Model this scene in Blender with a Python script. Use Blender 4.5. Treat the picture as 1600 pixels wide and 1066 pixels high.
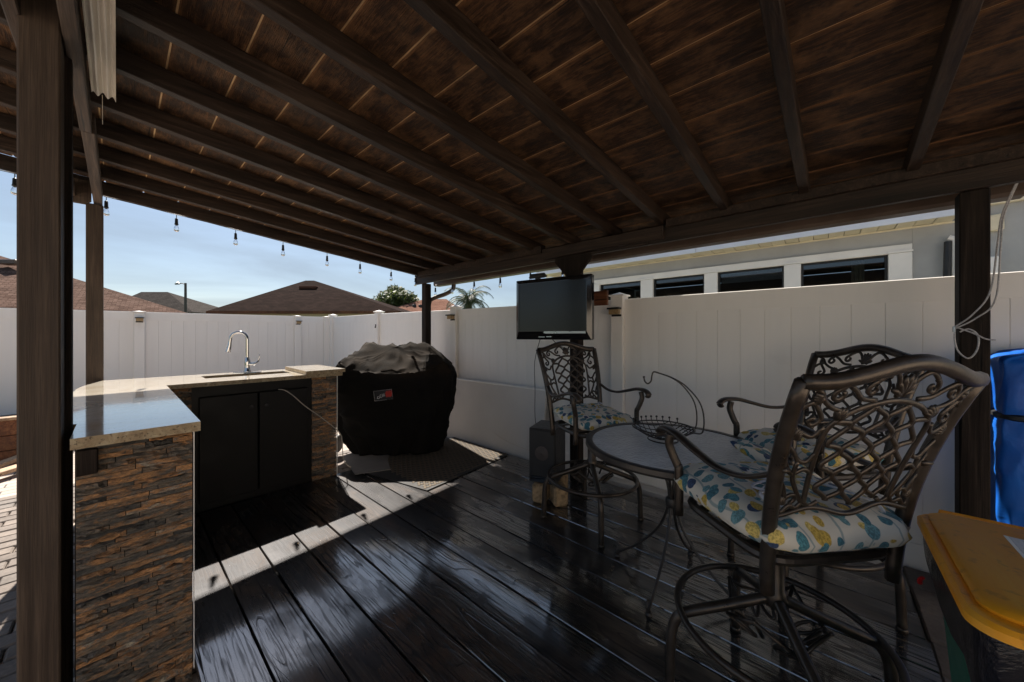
import bpy, math, random
from math import sin, cos, pi, radians, sqrt
from mathutils import Vector, Matrix, noise
random.seed(7)
S = bpy.context.scene
for o in list(bpy.data.objects): bpy.data.objects.remove(o)

# ---------------------------------------------------------------- camera
cam = bpy.data.cameras.new('camera'); camo = bpy.data.objects.new('camera', cam)
S.collection.objects.link(camo); S.camera = camo
camo.location = (0, 0, 1.38); camo.rotation_euler = (radians(90), 0, radians(-48.3))
cam.sensor_width = 36; cam.lens = 550/1600*36; cam.shift_y = -8/1600
cam.clip_start = 0.02; cam.clip_end = 600

# ---------------------------------------------------------------- light
SUN = Vector((.19, .82, 1.0)).normalized()
W = bpy.data.worlds.new('World'); S.world = W; W.use_nodes = True
nt = W.node_tree; nt.nodes.clear()
N = nt.nodes.new; L = nt.links.new
out = N('ShaderNodeOutputWorld'); bgn = N('ShaderNodeBackground'); sky = N('ShaderNodeTexSky')
sky.sky_type = 'NISHITA'; sky.sun_disc = False
sky.sun_elevation = math.asin(SUN.z); sky.sun_rotation = math.atan2(SUN.x, SUN.y)
sky.air_density = 1.0; sky.dust_density = .7; sky.ozone_density = 1.8
tc = N('ShaderNodeTexCoord'); mp = N('ShaderNodeMapping'); mp.inputs['Scale'].default_value = (1.1, 1.1, 6.5)
mp.inputs['Rotation'].default_value = (.12, .05, .5)
nz = N('ShaderNodeTexNoise'); nz.inputs['Scale'].default_value = 1.3; nz.inputs['Detail'].default_value = 7; nz.inputs['Distortion'].default_value = .6
nz.inputs['Roughness'].default_value = .55
cr = N('ShaderNodeValToRGB'); cr.color_ramp.elements[0].position = .42; cr.color_ramp.elements[1].position = .70
cr.color_ramp.elements[0].color = (.25, .25, .25, 1); cr.color_ramp.elements[1].color = (.7, .7, .7, 1)
mix = N('ShaderNodeMixRGB'); mix.inputs['Color2'].default_value = (3.05, 3.75, 4.55, 1)
L(tc.outputs['Generated'], mp.inputs['Vector']); L(mp.outputs[0], nz.inputs['Vector']); L(nz.outputs['Fac'], cr.inputs[0])
L(cr.outputs[0], mix.inputs['Fac']); L(sky.outputs[0], mix.inputs['Color1']); L(mix.outputs[0], bgn.inputs['Color'])
bgn.inputs['Strength'].default_value = 0.051; L(bgn.outputs[0], out.inputs[0])
sl = bpy.data.lights.new('sun', 'SUN'); sl.energy = 5.0; sl.angle = radians(.5); sl.color = (1, .93, .84)
so = bpy.data.objects.new('sun', sl); S.collection.objects.link(so); so.rotation_euler = SUN.to_track_quat('Z', 'Y').to_euler()
S.view_settings.view_transform = 'Standard'; S.view_settings.look = 'None'
S.view_settings.exposure = 1.3; S.view_settings.gamma = 1; S.view_settings.use_curve_mapping = False
S.render.engine = 'CYCLES'
S.cycles.max_bounces = 8; S.cycles.diffuse_bounces = 4

# ---------------------------------------------------------------- mesh helpers
class MB:
    def __init__(s): s.v = []; s.f = []
    def box(s, a, b, m=None):
        x0, y0, z0 = a; x1, y1, z1 = b; n = len(s.v)
        p = [(x0,y0,z0),(x1,y0,z0),(x1,y1,z0),(x0,y1,z0),(x0,y0,z1),(x1,y0,z1),(x1,y1,z1),(x0,y1,z1)]
        if m: p = [tuple(m @ Vector(q)) for q in p]
        s.v += p
        s.f += [tuple(n+i for i in q) for q in ((0,3,2,1),(4,5,6,7),(0,1,5,4),(1,2,6,5),(2,3,7,6),(3,0,4,7))]
        return s
    def cbox(s, a, b, c=.004, m=None):
        """box with chamfered edges"""
        x0, y0, z0 = a; x1, y1, z1 = b; n = len(s.v)
        P = []
        for ix, x in enumerate((x0, x1)):
            for iy, y in enumerate((y0, y1)):
                for iz, z in enumerate((z0, z1)):
                    sx = c if ix == 0 else -c; sy = c if iy == 0 else -c; sz = c if iz == 0 else -c
                    P += [(x, y+sy, z+sz), (x+sx, y, z+sz), (x+sx, y+sy, z)]
        if m: P = [tuple(m @ Vector(q)) for q in P]
        s.v += P
        I = lambda ix, iy, iz, k: n + ((ix*2+iy)*2+iz)*3+k
        F = []
        for ix in (0, 1): F.append([I(ix,0,0,0), I(ix,1,0,0), I(ix,1,1,0), I(ix,0,1,0)])
        for iy in (0, 1): F.append([I(0,iy,0,1), I(1,iy,0,1), I(1,iy,1,1), I(0,iy,1,1)])
        for iz in (0, 1): F.append([I(0,0,iz,2), I(1,0,iz,2), I(1,1,iz,2), I(0,1,iz,2)])
        for iy in (0,1):
            for iz in (0,1): F.append([I(0,iy,iz,1), I(1,iy,iz,1), I(1,iy,iz,2), I(0,iy,iz,2)])
        for ix in (0,1):
            for iz in (0,1): F.append([I(ix,0,iz,0), I(ix,1,iz,0), I(ix,1,iz,2), I(ix,0,iz,2)])
        for ix in (0,1):
            for iy in (0,1): F.append([I(ix,iy,0,0), I(ix,iy,1,0), I(ix,iy,1,1), I(ix,iy,0,1)])
        for ix in (0,1):
            for iy in (0,1):
                for iz in (0,1): F.append([I(ix,iy,iz,0), I(ix,iy,iz,1), I(ix,iy,iz,2)])
        # orient outward
        cx = Vector(((x0+x1)/2, (y0+y1)/2, (z0+z1)/2))
        if m: cx = m @ cx
        for f in F:
            a_, b_, c_ = (Vector(s.v[i]) for i in f[:3])
            nn = (b_-a_).cross(c_-a_)
            ce = sum((Vector(s.v[i]) for i in f), Vector())/len(f)
            s.f.append(tuple(f) if nn.dot(ce-cx) > 0 else tuple(reversed(f)))
        return s
    def tube(s, pts, r, seg=8, closed=False, flat=1.0, up=None, caps=True):
        pts = [Vector(p) for p in pts]; k = len(pts)
        rr = r if isinstance(r, (list, tuple)) else [r]*k
        n0 = len(s.v); prev = None
        for i, p in enumerate(pts):
            if closed: t = pts[(i+1) % k]-pts[i-1]
            else: t = pts[min(i+1, k-1)]-pts[max(i-1, 0)]
            if t.length < 1e-9: t = Vector((0,0,1))
            t.normalize()
            if up is not None: a = Vector(up)
            else: a = prev if prev is not None else (Vector((0,0,1)) if abs(t.z) < .9 else Vector((1,0,0)))
            u = a - t*a.dot(t)
            if u.length < 1e-6: u = t.orthogonal()
            u.normalize(); w = t.cross(u); prev = u
            for j in range(seg):
                an = 2*pi*j/seg
                s.v.append(tuple(p + u*(cos(an)*rr[i]*flat) + w*(sin(an)*rr[i])))
        m = k if closed else k-1
        for i in range(m):
            for j in range(seg):
                a = n0+i*seg+j; b = n0+i*seg+(j+1) % seg
                c = n0+((i+1) % k)*seg+(j+1) % seg; d = n0+((i+1) % k)*seg+j
                s.f.append((a, b, c, d))
        if caps and not closed:
            s.f.append(tuple(n0+j for j in reversed(range(seg)))); s.f.append(tuple(n0+(k-1)*seg+j for j in range(seg)))
        return s
    def lathe(s, prof, c=(0,0,0), seg=16, ax='z'):
        n0 = len(s.v); k = len(prof)
        for r, z in prof:
            for j in range(seg):
                a = 2*pi*j/seg
                q = (r*cos(a), r*sin(a), z)
                if ax == 'x': q = (z, r*cos(a), r*sin(a))
                if ax == 'y': q = (r*sin(a), z, r*cos(a))
                s.v.append((c[0]+q[0], c[1]+q[1], c[2]+q[2]))
        for i in range(k-1):
            for j in range(seg):
                s.f.append((n0+i*seg+j, n0+i*seg+(j+1)%seg, n0+(i+1)*seg+(j+1)%seg, n0+(i+1)*seg+j))
        s.f.append(tuple(n0+j for j in reversed(range(seg)))); s.f.append(tuple(n0+(k-1)*seg+j for j in range(seg)))
        return s
    def prism(s, poly, z0, z1, m=None):
        n = len(s.v); k = len(poly)
        P = [(x, y, z0) for x, y in poly]+[(x, y, z1) for x, y in poly]
        if m: P = [tuple(m @ Vector(q)) for q in P]
        s.v += P
        s.f.append(tuple(n+i for i in reversed(range(k)))); s.f.append(tuple(n+k+i for i in range(k)))
        for i in range(k): s.f.append((n+i, n+(i+1)%k, n+k+(i+1)%k, n+k+i))
        return s
    def poly(s, pts):
        n = len(s.v); s.v += [tuple(p) for p in pts]; s.f.append(tuple(range(n, n+len(pts)))); return s
    def grid(s, fn, nu, nv, cu=False):
        n0 = len(s.v)
        for j in range(nv+1):
            for i in range(nu+(0 if cu else 1)): s.v.append(tuple(fn(i/nu, j/nv)))
        w = nu if cu else nu+1
        for j in range(nv):
            for i in range(nu):
                a = n0+j*w+i; b = n0+j*w+(i+1) % w
                s.f.append((a, b, b+w, a+w))
        return s
    def mesh(s, name, smooth=False):
        me = bpy.data.meshes.new(name); me.from_pydata(s.v, [], s.f)
        if smooth: me.polygons.foreach_set('use_smooth', [True]*len(me.polygons))
        me.update(); return me

def link(o, parent=None):
    S.collection.objects.link(o)
    if parent: o.parent = parent
    return o
def obj(name, mb, mat, parent=None, smooth=False, loc=None, rot=None):
    me = mb if isinstance(mb, bpy.types.Mesh) else mb.mesh(name, smooth)
    if mat and not me.materials: me.materials.append(mat)
    o = bpy.data.objects.new(name, me)
    if smooth and not isinstance(mb, bpy.types.Mesh):
        try: me.set_sharp_from_angle(angle=radians(38))
        except Exception: pass
    if loc: o.location = loc
    if rot: o.rotation_euler = rot
    return link(o, parent)
def tag(o, label=None, cat=None, group=None, kind=None):
    if label: o['label'] = label
    if cat: o['category'] = cat
    if group: o['group'] = group
    if kind: o['kind'] = kind
    return o
def thing(name, label, cat, loc=(0,0,0), rz=0, group=None, kind=None):
    o = bpy.data.objects.new(name, None); o.empty_display_size = .1
    o.location = loc; o.rotation_euler = (0, 0, rz); link(o)
    return tag(o, label, cat, group, kind)
def copy_tree(o, parent=None):
    c = o.copy(); S.collection.objects.link(c)
    if parent: c.parent = parent
    for ch in list(o.children): copy_tree(ch, c)
    return c
def catmull(P, n=6, closed=False):
    P = [Vector(p) for p in P]; k = len(P); R = []
    for i in range(k if closed else k-1):
        if closed: a, b, c, d = P[i-1], P[i], P[(i+1)%k], P[(i+2)%k]
        else: a, b, c, d = P[max(i-1,0)], P[i], P[i+1], P[min(i+2,k-1)]
        for j in range(n):
            t = j/n
            R.append(.5*((2*b)+(c-a)*t+(2*a-5*b+4*c-d)*t*t+(3*b-a-3*c+d)*t**3))
    if not closed: R.append(P[-1])
    return R
CAMR = Matrix.Rotation(radians(-48.3), 3, 'Z')
def cw(x, d, z=0.0):          # right / ahead of the viewing spot -> world
    return Vector((.7466*d+.6652*x, .6652*d-.7466*x, z))

# ---------------------------------------------------------------- materials
class NT:
    def __init__(s, name):
        s.m = bpy.data.materials.new(name); s.m.use_nodes = True; s.t = s.m.node_tree
        s.b = s.t.nodes['Principled BSDF']; s.o = s.t.nodes['Material Output']
    def n(s, ty, **kw):
        x = s.t.nodes.new('ShaderNode'+ty)
        for k, v in kw.items():
            if k in x.inputs: x.inputs[k].default_value = v
            else: setattr(x, k, v)
        return x
    def l(s, a, b): s.t.links.new(a, b)
    def coord(s, scale=(1,1,1), rnd=True, kind='Object', rot=(0,0,0)):
        c = s.n('TexCoord'); m = s.n('Mapping'); m.inputs['Scale'].default_value = scale; m.inputs['Rotation'].default_value = rot
        if rnd:
            oi = s.n('ObjectInfo'); mu = s.n('Math', operation='MULTIPLY'); mu.inputs[1].default_value = 41.7
            ad = s.n('VectorMath', operation='ADD'); s.l(oi.outputs['Random'], mu.inputs[0])
            s.l(c.outputs[kind], ad.inputs[0]); s.l(mu.outputs[0], ad.inputs[1]); s.l(ad.outputs[0], m.inputs['Vector'])
        else: s.l(c.outputs[kind], m.inputs['Vector'])
        return m.outputs[0]
    def noise(s, vec, scale=1, detail=5, rough=.55, dist=0):
        x = s.n('TexNoise'); x.inputs['Scale'].default_value = scale; x.inputs['Detail'].default_value = detail
        x.inputs['Roughness'].default_value = rough; x.inputs['Distortion'].default_value = dist
        s.l(vec, x.inputs['Vector']); return x.outputs['Fac']
    def ramp(s, fac, stops, interp='LINEAR'):
        x = s.n('ValToRGB'); r = x.color_ramp; r.interpolation = interp
        while len(r.elements) < len(stops): r.elements.new(.5)
        for e, (p, c) in zip(r.elements, stops):
            e.position = p; e.color = (c, c, c, 1) if isinstance(c, (int, float)) else (*c, 1)
        s.l(fac, x.inputs[0]); return x.outputs[0]
    def mix(s, fac, a, b, mode='MIX'):
        x = s.n('MixRGB', blend_type=mode)
        for i, v in ((0, fac), (1, a), (2, b)):
            if isinstance(v, (int, float)): x.inputs[i].default_value = v if i == 0 else (v, v, v, 1)
            elif isinstance(v, tuple): x.inputs[i].default_value = (*v, 1)
            else: s.l(v, x.inputs[i])
        return x.outputs[0]
    def math(s, op, a, b=0.0):
        x = s.n('Math', operation=op)
        for i, v in ((0, a), (1, b)):
            if isinstance(v, (int, float)): x.inputs[i].default_value = v
            else: s.l(v, x.inputs[i])
        return x.outputs[0]
    def base(s, v):
        if isinstance(v, tuple): s.b.inputs['Base Color'].default_value = (*v, 1)
        else: s.l(v, s.b.inputs['Base Color'])
    def set(s, **kw):
        for k, v in kw.items():
            i = s.b.inputs[{'rough':'Roughness','metal':'Metallic','spec':'Specular IOR Level','coat':'Coat Weight','coatr':'Coat Roughness','trans':'Transmission Weight','ior':'IOR','sheen':'Sheen Weight','alpha':'Alpha','sss':'Subsurface Weight'}[k]]
            if isinstance(v, (int, float)): i.default_value = v
            else: s.l(v, i)
    def bump(s, h, st=.3, d=.01):
        x = s.n('Bump'); x.inputs['Strength'].default_value = st; x.inputs['Distance'].default_value = d
        s.l(h, x.inputs['Height']); s.l(x.outputs[0], s.b.inputs['Normal'])

def simple(name, col, rough=.5, metal=0, var=.15, scale=8, bump=.0, spec=.5, bd=.004):
    k = NT(name); v = k.coord()
    n = k.noise(v, scale, 6, .6)
    lo = tuple(c*(1-var) for c in col); hi = tuple(min(1, c*(1+var)) for c in col)
    k.base(k.ramp(n, [(.3, lo), (.7, hi)])); k.set(rough=k.ramp(n, [(.3, max(0, rough-.07)), (.7, min(1, rough+.07))]), metal=metal, spec=spec)
    if bump: k.bump(k.noise(v, scale*6, 5), bump, bd)
    return k.m
def wood(name, axis, cols, rough=(.5, .75), bump=.35, fine=1.0, spec=.3, patch=None, knots=False, al=1.0, edge=None):
    k = NT(name)
    s1 = [16.*fine]*3; s1[axis] = .9*fine*al; s2 = [70.*fine]*3; s2[axis] = 2.4*fine*al; s3 = [2.2]*3; s3[axis] = 1.1
    g1 = k.noise(k.coord(tuple(s1)), 1, 6, .6, 1.2); g2 = k.noise(k.coord(tuple(s2)), 1, 4, .6, .3); g3 = k.noise(k.coord(tuple(s3)), 1, 4, .6)
    h = k.mix(.45, g1, g2)
    c = k.ramp(h, [(.34, cols[0]), (.5, cols[1]), (.64, cols[2])])
    c = k.mix(1.0, c, k.ramp(g3, [(.3, .62), (.7, 1.3)]), 'MULTIPLY')
    if patch is not None:
        s4 = [9.]*3; s4[axis] = 7.
        c = k.mix(k.ramp(k.noise(k.coord(tuple(s4)), 1, 5, .65), [(.48, 0.), (.72, .6)]), c, patch)
    if edge:
        tc_ = k.n('TexCoord'); sx_ = k.n('SeparateXYZ'); k.l(tc_.outputs['Object'], sx_.inputs[0])
        ax_ = k.math('ADD', k.math('ABSOLUTE', sx_.outputs['X']), k.math('MULTIPLY', k.noise(k.coord((5,5,5)), 1, 5, .6), .05))
        c = k.mix(k.ramp(ax_, [(edge+.006, 0.), (edge+.036, .62)]), c, (.25,.12,.048))
    if knots:
        sv = [3.1]*3; sv[axis] = 1.3
        vo = k.n('TexVoronoi'); vo.inputs['Scale'].default_value = 1; k.l(k.coord(tuple(sv)), vo.inputs['Vector'])
        kf = k.ramp(vo.outputs['Distance'], [(.03, .15), (.075, 1.)])
        c = k.mix(1.0, c, kf, 'MULTIPLY'); h = k.mix(1.0, h, kf, 'MULTIPLY')
    s5 = [38.]*3; s5[axis] = .8
    cf = k.ramp(k.noise(k.coord(tuple(s5)), 1, 3, .5, 1.0), [(.29, .12), (.335, 1.)])
    s6 = [190.*fine]*3; s6[axis] = 5.*al
    ff = k.ramp(k.noise(k.coord(tuple(s6)), 1, 3, .6, .2), [(.38, .80), (.6, 1.14)])
    c = k.mix(1.0, k.mix(1.0, c, cf, 'MULTIPLY'), ff, 'MULTIPLY'); h = k.mix(1.0, k.mix(1.0, h, cf, 'MULTIPLY'), ff, 'MULTIPLY')
    k.base(c)
    k.set(rough=k.ramp(k.mix(.5, h, g3), [(.35, rough[0]), (.65, rough[1])]), spec=spec)
    k.bump(h, bump, .006); return k.m

STAIN = [(.009, .0055, .004), (.024, .0145, .010), (.05, .033, .023)]
M_post = wood('stained_post_wood', 2, [(.036,.024,.017),(.062,.043,.031),(.092,.066,.049)], (.55, .8), .4)
M_beamY = wood('stained_beam_wood', 1, [(.022,.015,.011),(.06,.042,.032),(.11,.08,.062)], (.5, .75), .4)
M_beamdark = wood('dark_beam_wood', 1, STAIN, (.45, .7), .4)
M_postdark = wood('dark_post_wood', 2, [(.009,.0065,.005),(.02,.014,.011),(.038,.028,.022)], (.6, .8), .5, spec=.12)
M_rafter = wood('rafter_wood', 0, [(.009,.005,.003),(.026,.0148,.0094),(.058,.037,.0255)], (.45, .7), .45, knots=True)
M_sheath = wood('roof_board_wood', 1, [(.008,.0034,.0017),(.042,.0188,.008),(.125,.062,.027)], (.5, .75), 1., fine=1.9, patch=(.25,.13,.058), al=3.2, edge=.108)
M_groove = simple('raw_wood_edge', (.60, .40, .21), .7, 0, .35, 9)
M_fascia = wood('fascia_wood', 0, STAIN, (.45, .7), .4)
M_rawwood = wood('sunlit_lumber', 1, [(.26,.16,.1),(.36,.24,.15),(.45,.31,.2)], (.6, .8), .4)
M_redwood = wood('reddish_board_wood', 1, [(.06,.02,.008),(.14,.05,.02),(.2,.09,.04)], (.4, .6), .4)

def deck_mat():
    k = NT('black_stained_deck_wood')
    g1 = k.noise(k.coord((22, .9, 6)), 1, 7, .62, 2.2)
    g2 = k.noise(k.coord((120, 3.0, 20)), 1, 4, .6, .4)
    g3 = k.noise(k.coord((4.0, 1.6, 3)), 1, 6, .6, .6)
    g4 = k.noise(k.coord((2.2, 1.3, 1)), 1, 5, .6, .8)
    h = k.mix(.5, g1, g2)
    # growth-ring contours drawn out along the board
    ct = k.math('SINE', k.math('MULTIPLY', k.noise(k.coord((6.5, .55, 2)), 1, 2.2, .45, .5), 105.))
    ring = k.ramp(ct, [(.90, 1.), (.985, .35)])
    ring = k.mix(k.ramp(g3, [(.42, .45), (.56, 1.)]), (1.,1.,1.), ring)
    vo = k.n('TexVoronoi'); vo.inputs['Scale'].default_value = 1; k.l(k.coord((5.0, 2.2, 1)), vo.inputs['Vector'])
    kn = k.ramp(vo.outputs['Distance'], [(.03, .08), (.06, 1.)])
    ck = k.ramp(k.noise(k.coord((70, .9, 3)), 1, 3, .5, 1.2), [(.335, 0.), (.35, 1.)])
    fl = k.ramp(g2, [(.40, .40), (.5, 1.)])
    lines = k.mix(1., k.mix(1., ring, ck, 'MULTIPLY'), kn, 'MULTIPLY')
    c = k.ramp(h, [(.36, (.004,.0034,.0032)), (.5, (.012,.0102,.0095)), (.64, (.040,.034,.030))])
    c = k.mix(k.ramp(g3, [(.48, 0.), (.72, .6)]), c, (.15,.108,.078))
    c = k.mix(1.0, c, lines, 'MULTIPLY')
    k.base(c)
    k.b.inputs['Specular Tint'].default_value = (.95,.95,1,1)
    k.set(rough=k.ramp(g3, [(.35, .4), (.65, .6)]), spec=.3)
    wear = k.ramp(g4, [(.46, 1.), (.60, .35)])
    k.set(coat=k.mix(1., k.mix(1., wear, fl, 'MULTIPLY'), lines, 'MULTIPLY'), coatr=k.ramp(g4, [(.36, .05), (.62, .13)]))
    k.b.inputs['Coat IOR'].default_value = 2.8
    k.bump(k.mix(1.0, h, lines, 'MULTIPLY'), .16, .003)
    k.l(k.b.inputs['Normal'].links[0].from_socket, k.b.inputs['Coat Normal'])
    return k.m
M_deck = deck_mat()

def stone_mat():
    k = NT('rusty_slate_ledgestone')
    oi = k.n('ObjectInfo')
    ge = k.n('NewGeometry'); mu = k.math('MULTIPLY', oi.outputs['Random'], 30.)
    av = k.n('VectorMath', operation='ADD'); k.l(ge.outputs['Position'], av.inputs[0]); k.l(mu, av.inputs[1])
    mp_ = k.n('Mapping'); mp_.inputs['Scale'].default_value = (1, 1, 2.6); k.l(av.outputs[0], mp_.inputs['Vector']); v = mp_.outputs[0]
    n = k.noise(v, 8, 8, .72, .6); n2 = k.noise(v, 75, 8, .8, .6); n3 = k.noise(v, 5, 3)
    f = k.math('ADD', k.math('MULTIPLY', oi.outputs['Random'], .66), k.ramp(n, [(.36, .0), (.64, .36)]))
    c = k.ramp(f, [(.08, (.04,.039,.037)), (.26, (.085,.078,.068)), (.38, (.17,.13,.092)), (.45, (.28,.145,.065)), (.52, (.17,.135,.10)), (.62, (.085,.08,.072)), (.72, (.27,.15,.075)), (.82, (.43,.22,.09)), (.90, (.17,.15,.13)), (.98, (.55,.46,.33))])
    c = k.mix(1., c, k.ramp(n2, [(.34, .35), (.66, 2.1)]), 'MULTIPLY')
    c = k.mix(k.ramp(n3, [(.62, 0.), (.75, .3)]), c, (.34,.31,.27))
    k.base(c); k.set(rough=k.ramp(n2, [(.3, .4), (.7, .75)]), spec=.5)
    k.bump(k.mix(.6, n, n2), 1., .014); return k.m
M_stone = stone_mat()

def granite_mat():
    k = NT('cream_speckled_granite'); v = k.coord(rnd=False)
    n1 = k.noise(v, 7, 6, .65, .8); n2 = k.noise(v, 60, 6, .7); n3 = k.noise(v, 170, 3, .6)
    c = k.ramp(n1, [(.3, (.58,.49,.37)), (.5, (.70,.62,.50)), (.7, (.78,.72,.62))])
    c = k.mix(k.ramp(n2, [(.60, 0.), (.68, .7)]), c, (.30,.21,.14))
    c = k.mix(k.ramp(n3, [(.64, 0.), (.70, .8)]), c, (.10,.08,.06))
    k.base(c); k.set(rough=k.ramp(n1, [(.3, .05), (.7, .12)]), spec=.55, coat=.6, coatr=.03); k.bump(n1, .04, .002); return k.m
M_granite = granite_mat()
def granite_edge():
    k = NT('rough_granite_edge'); v = k.coord(rnd=False)
    n1 = k.noise(v, 22, 6, .7, .8); n2 = k.noise(v, 90, 6, .7)
    c = k.ramp(n1, [(.3, (.22,.15,.08)), (.5, (.36,.27,.16)), (.7, (.5,.42,.28))])
    c = k.mix(k.ramp(n2, [(.56, 0.), (.62, .9)]), c, (.05,.035,.02))
    k.base(c); k.set(rough=.55); k.bump(n2, .7, .006); return k.m
M_granedge = granite_edge()
M_black = simple('black_cabinet_paint', (.005,.0042,.0038), .5, 0, .3, 6, .1, .25)
M_blackmat = simple('black_plastic', (.012,.012,.013), .5, 0, .2)
M_chrome = simple('polished_chrome', (.5,.5,.52), .06, 1, .03)
M_steel = simple('brushed_steel', (.45,.45,.45), .3, 1, .1)
def vinyl():
    k = NT('white_vinyl'); v = k.coord((1, 1, 1), rnd=True)
    n = k.noise(v, 2.5, 6, .6); n2 = k.noise(k.coord((7, 7, .6)), 1, 5, .6)
    c = k.mix(k.ramp(n2, [(.45, 0.), (.75, .35)]), (.82,.79,.75), (.72,.69,.65))
    c = k.mix(k.ramp(n, [(.62, 0.), (.74, .22)]), c, (.60,.56,.50))
    k.base(c); k.set(rough=k.ramp(n, [(.3, .34), (.7, .5)]), spec=.4); k.bump(n, .05, .003); return k.m
M_vinyl = vinyl()
M_white = simple('white_paint', (.74,.73,.70), .45, 0, .07, 3)
M_panel = simple('pale_plastic_panel', (.60,.57,.53), .45, 0, .06, 2, .1)
M_bronze = simple('bronze_cast_aluminium', (.056,.044,.035), .34, .55, .35, 18, .25, .5, .0015)
M_iron = simple('dark_wrought_iron', (.045,.040,.037), .42, .5, .3, 30, .2)
M_rim = simple('bronze_table_rim', (.06,.052,.047), .38, .5, .25, 14, .2)

def glass_hammer():
    k = NT('hammered_table_glass'); v = k.coord((1,1,1), rnd=False)
    vo = k.n('TexVoronoi', feature='SMOOTH_F1'); vo.inputs['Scale'].default_value = 75; k.l(v, vo.inputs['Vector'])
    n = k.noise(v, 9, 5)
    k.base(k.ramp(n, [(.3, (.68,.70,.71)), (.7, (.82,.84,.85))])); k.set(rough=.14, trans=.2, ior=1.45, spec=.6)
    k.bump(vo.outputs['Distance'], .6, .006); return k.m
M_tglass = glass_hammer()
def floral():
    k = NT('floral_cushion_fabric'); base = k.n('TexCoord')
    oi = k.n('ObjectInfo'); mu = k.n('Math', operation='MULTIPLY'); mu.inputs[1].default_value = 9.3; k.l(oi.outputs['Random'], mu.inputs[0])
    ad = k.n('VectorMath', operation='ADD'); k.l(base.outputs['Object'], ad.inputs[0]); k.l(mu.outputs[0], ad.inputs[1])
    warp = k.n('TexNoise'); warp.inputs['Scale'].default_value = 6; k.l(ad.outputs[0], warp.inputs['Vector'])
    ws = k.n('VectorMath', operation='SCALE'); ws.inputs['Scale'].default_value = .014; k.l(warp.outputs['Color'], ws.inputs[0])
    wv = k.n('VectorMath', operation='ADD'); k.l(ad.outputs[0], wv.inputs[0]); k.l(ws.outputs[0], wv.inputs[1])
    fab = k.noise(ad.outputs[0], 420, 2, .5); big = k.noise(ad.outputs[0], 5, 4)
    c = k.mix(k.ramp(big, [(.3, 0.), (.7, 1.)]), (.64,.585,.49), (.56,.51,.43))
    # stems
    wvn = k.n('TexWave', wave_type='BANDS'); wvn.inputs['Scale'].default_value = 3.2; wvn.inputs['Distortion'].default_value = 5; wvn.inputs['Detail'].default_value = 1.5
    k.l(wv.outputs[0], wvn.inputs['Vector'])
    c = k.mix(k.ramp(wvn.outputs['Fac'], [(.982, 0.), (.993, .7)]), c, (.16,.24,.25))
    for i, (rot, sc, off, thr) in enumerate([((.3,.2,.7), (17., 23., 13.), 0., .41), ((.1,.4,-.6), (24., 17., 14.), 7.7, .37)]):
        m = k.n('Mapping'); m.inputs['Rotation'].default_value = rot; m.inputs['Scale'].default_value = sc; m.inputs['Location'].default_value = (off, off*.7, off*.3)
        k.l(wv.outputs[0], m.inputs['Vector'])
        vo = k.n('TexVoronoi'); vo.inputs['Scale'].default_value = 1; vo.inputs['Randomness'].default_value = .75; k.l(m.outputs[0], vo.inputs['Vector'])
        se = k.n('SeparateColor'); k.l(vo.outputs['Color'], se.inputs[0])
        leaf = k.ramp(vo.outputs['Distance'], [(thr, 1.), (thr+.03, 0.)])
        keep = k.ramp(se.outputs['Green'], [(.12, 0.), (.13, 1.)], 'CONSTANT')
        col = k.ramp(se.outputs['Red'], [(0, (.05,.15,.19)), (.26, (.07,.20,.23)), (.42, (.46,.31,.06)), (.62, (.55,.41,.12)), (.76, (.03,.055,.12)), (.88, (.12,.24,.26))], 'CONSTANT')
        vein = k.noise(m.outputs[0], 9, 2)
        col = k.mix(1., col, k.ramp(vein, [(.4, .7), (.6, 1.25)]), 'MULTIPLY')
        c = k.mix(k.math('MULTIPLY', leaf, keep), c, col)
    k.base(c); k.set(rough=.85, spec=.2, sheen=.15)
    k.bump(fab, .25, .002); return k.m
M_floral = floral()
M_ties = simple('pale_cushion_tie_fabric', (.55,.56,.62), .85, 0, .25, 40)
def cover_mat():
    k = NT('black_grill_cover_cloth'); v = k.coord(rnd=False)
    n = k.noise(v, 5, 7, .6); f = k.noise(v, 300, 2)
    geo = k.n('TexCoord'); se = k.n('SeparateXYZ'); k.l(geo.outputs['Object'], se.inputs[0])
    sunlit_top = k.math('MULTIPLY', k.ramp(se.outputs['Z'], [(.0, .05), (.9, .12), (1., 1.)]), k.ramp(n, [(.35, .2), (.65, 1.)]))
    # paler cloth toward the top: sunlight on the hood put into the colour
    top = k.ramp(k.math('ADD', se.outputs['Z'], k.math('MULTIPLY', n, .12)), [(1.16, 0.), (1.26, 1.)]) if False else sunlit_top
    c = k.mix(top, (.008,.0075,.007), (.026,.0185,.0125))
    k.base(c); k.set(rough=.9, spec=.08); k.bump(k.mix(.3, n, f), .3, .008); return k.m
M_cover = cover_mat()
def mesh_mat():
    return simple('black_rubber_mat', (.03,.028,.026), .75, 0, .3, 12, .3)
M_mat = mesh_mat()
M_tan = simple('tan_mat_weave', (.13,.10,.068), .85, 0, .2, 50, .4)
M_grey = simple('grey_paper_board', (.20,.18,.165), .75, 0, .15, 5, .2)
M_stucco = simple('grey_stucco', (.36,.37,.37), .85, 0, .10, 3, .5, .3)
M_cream = simple('cream_vinyl_soffit', (.66,.60,.44), .5, 0, .12, 5)
def glass_win():
    k = NT('dark_window_glass'); k.base((.022,.026,.03)); k.set(rough=.03, spec=1., coat=1., coatr=.02)
    k.bump(k.noise(k.coord(rnd=False), 1.2, 2), .03, .01); return k.m
M_wglass = glass_win()
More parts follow.
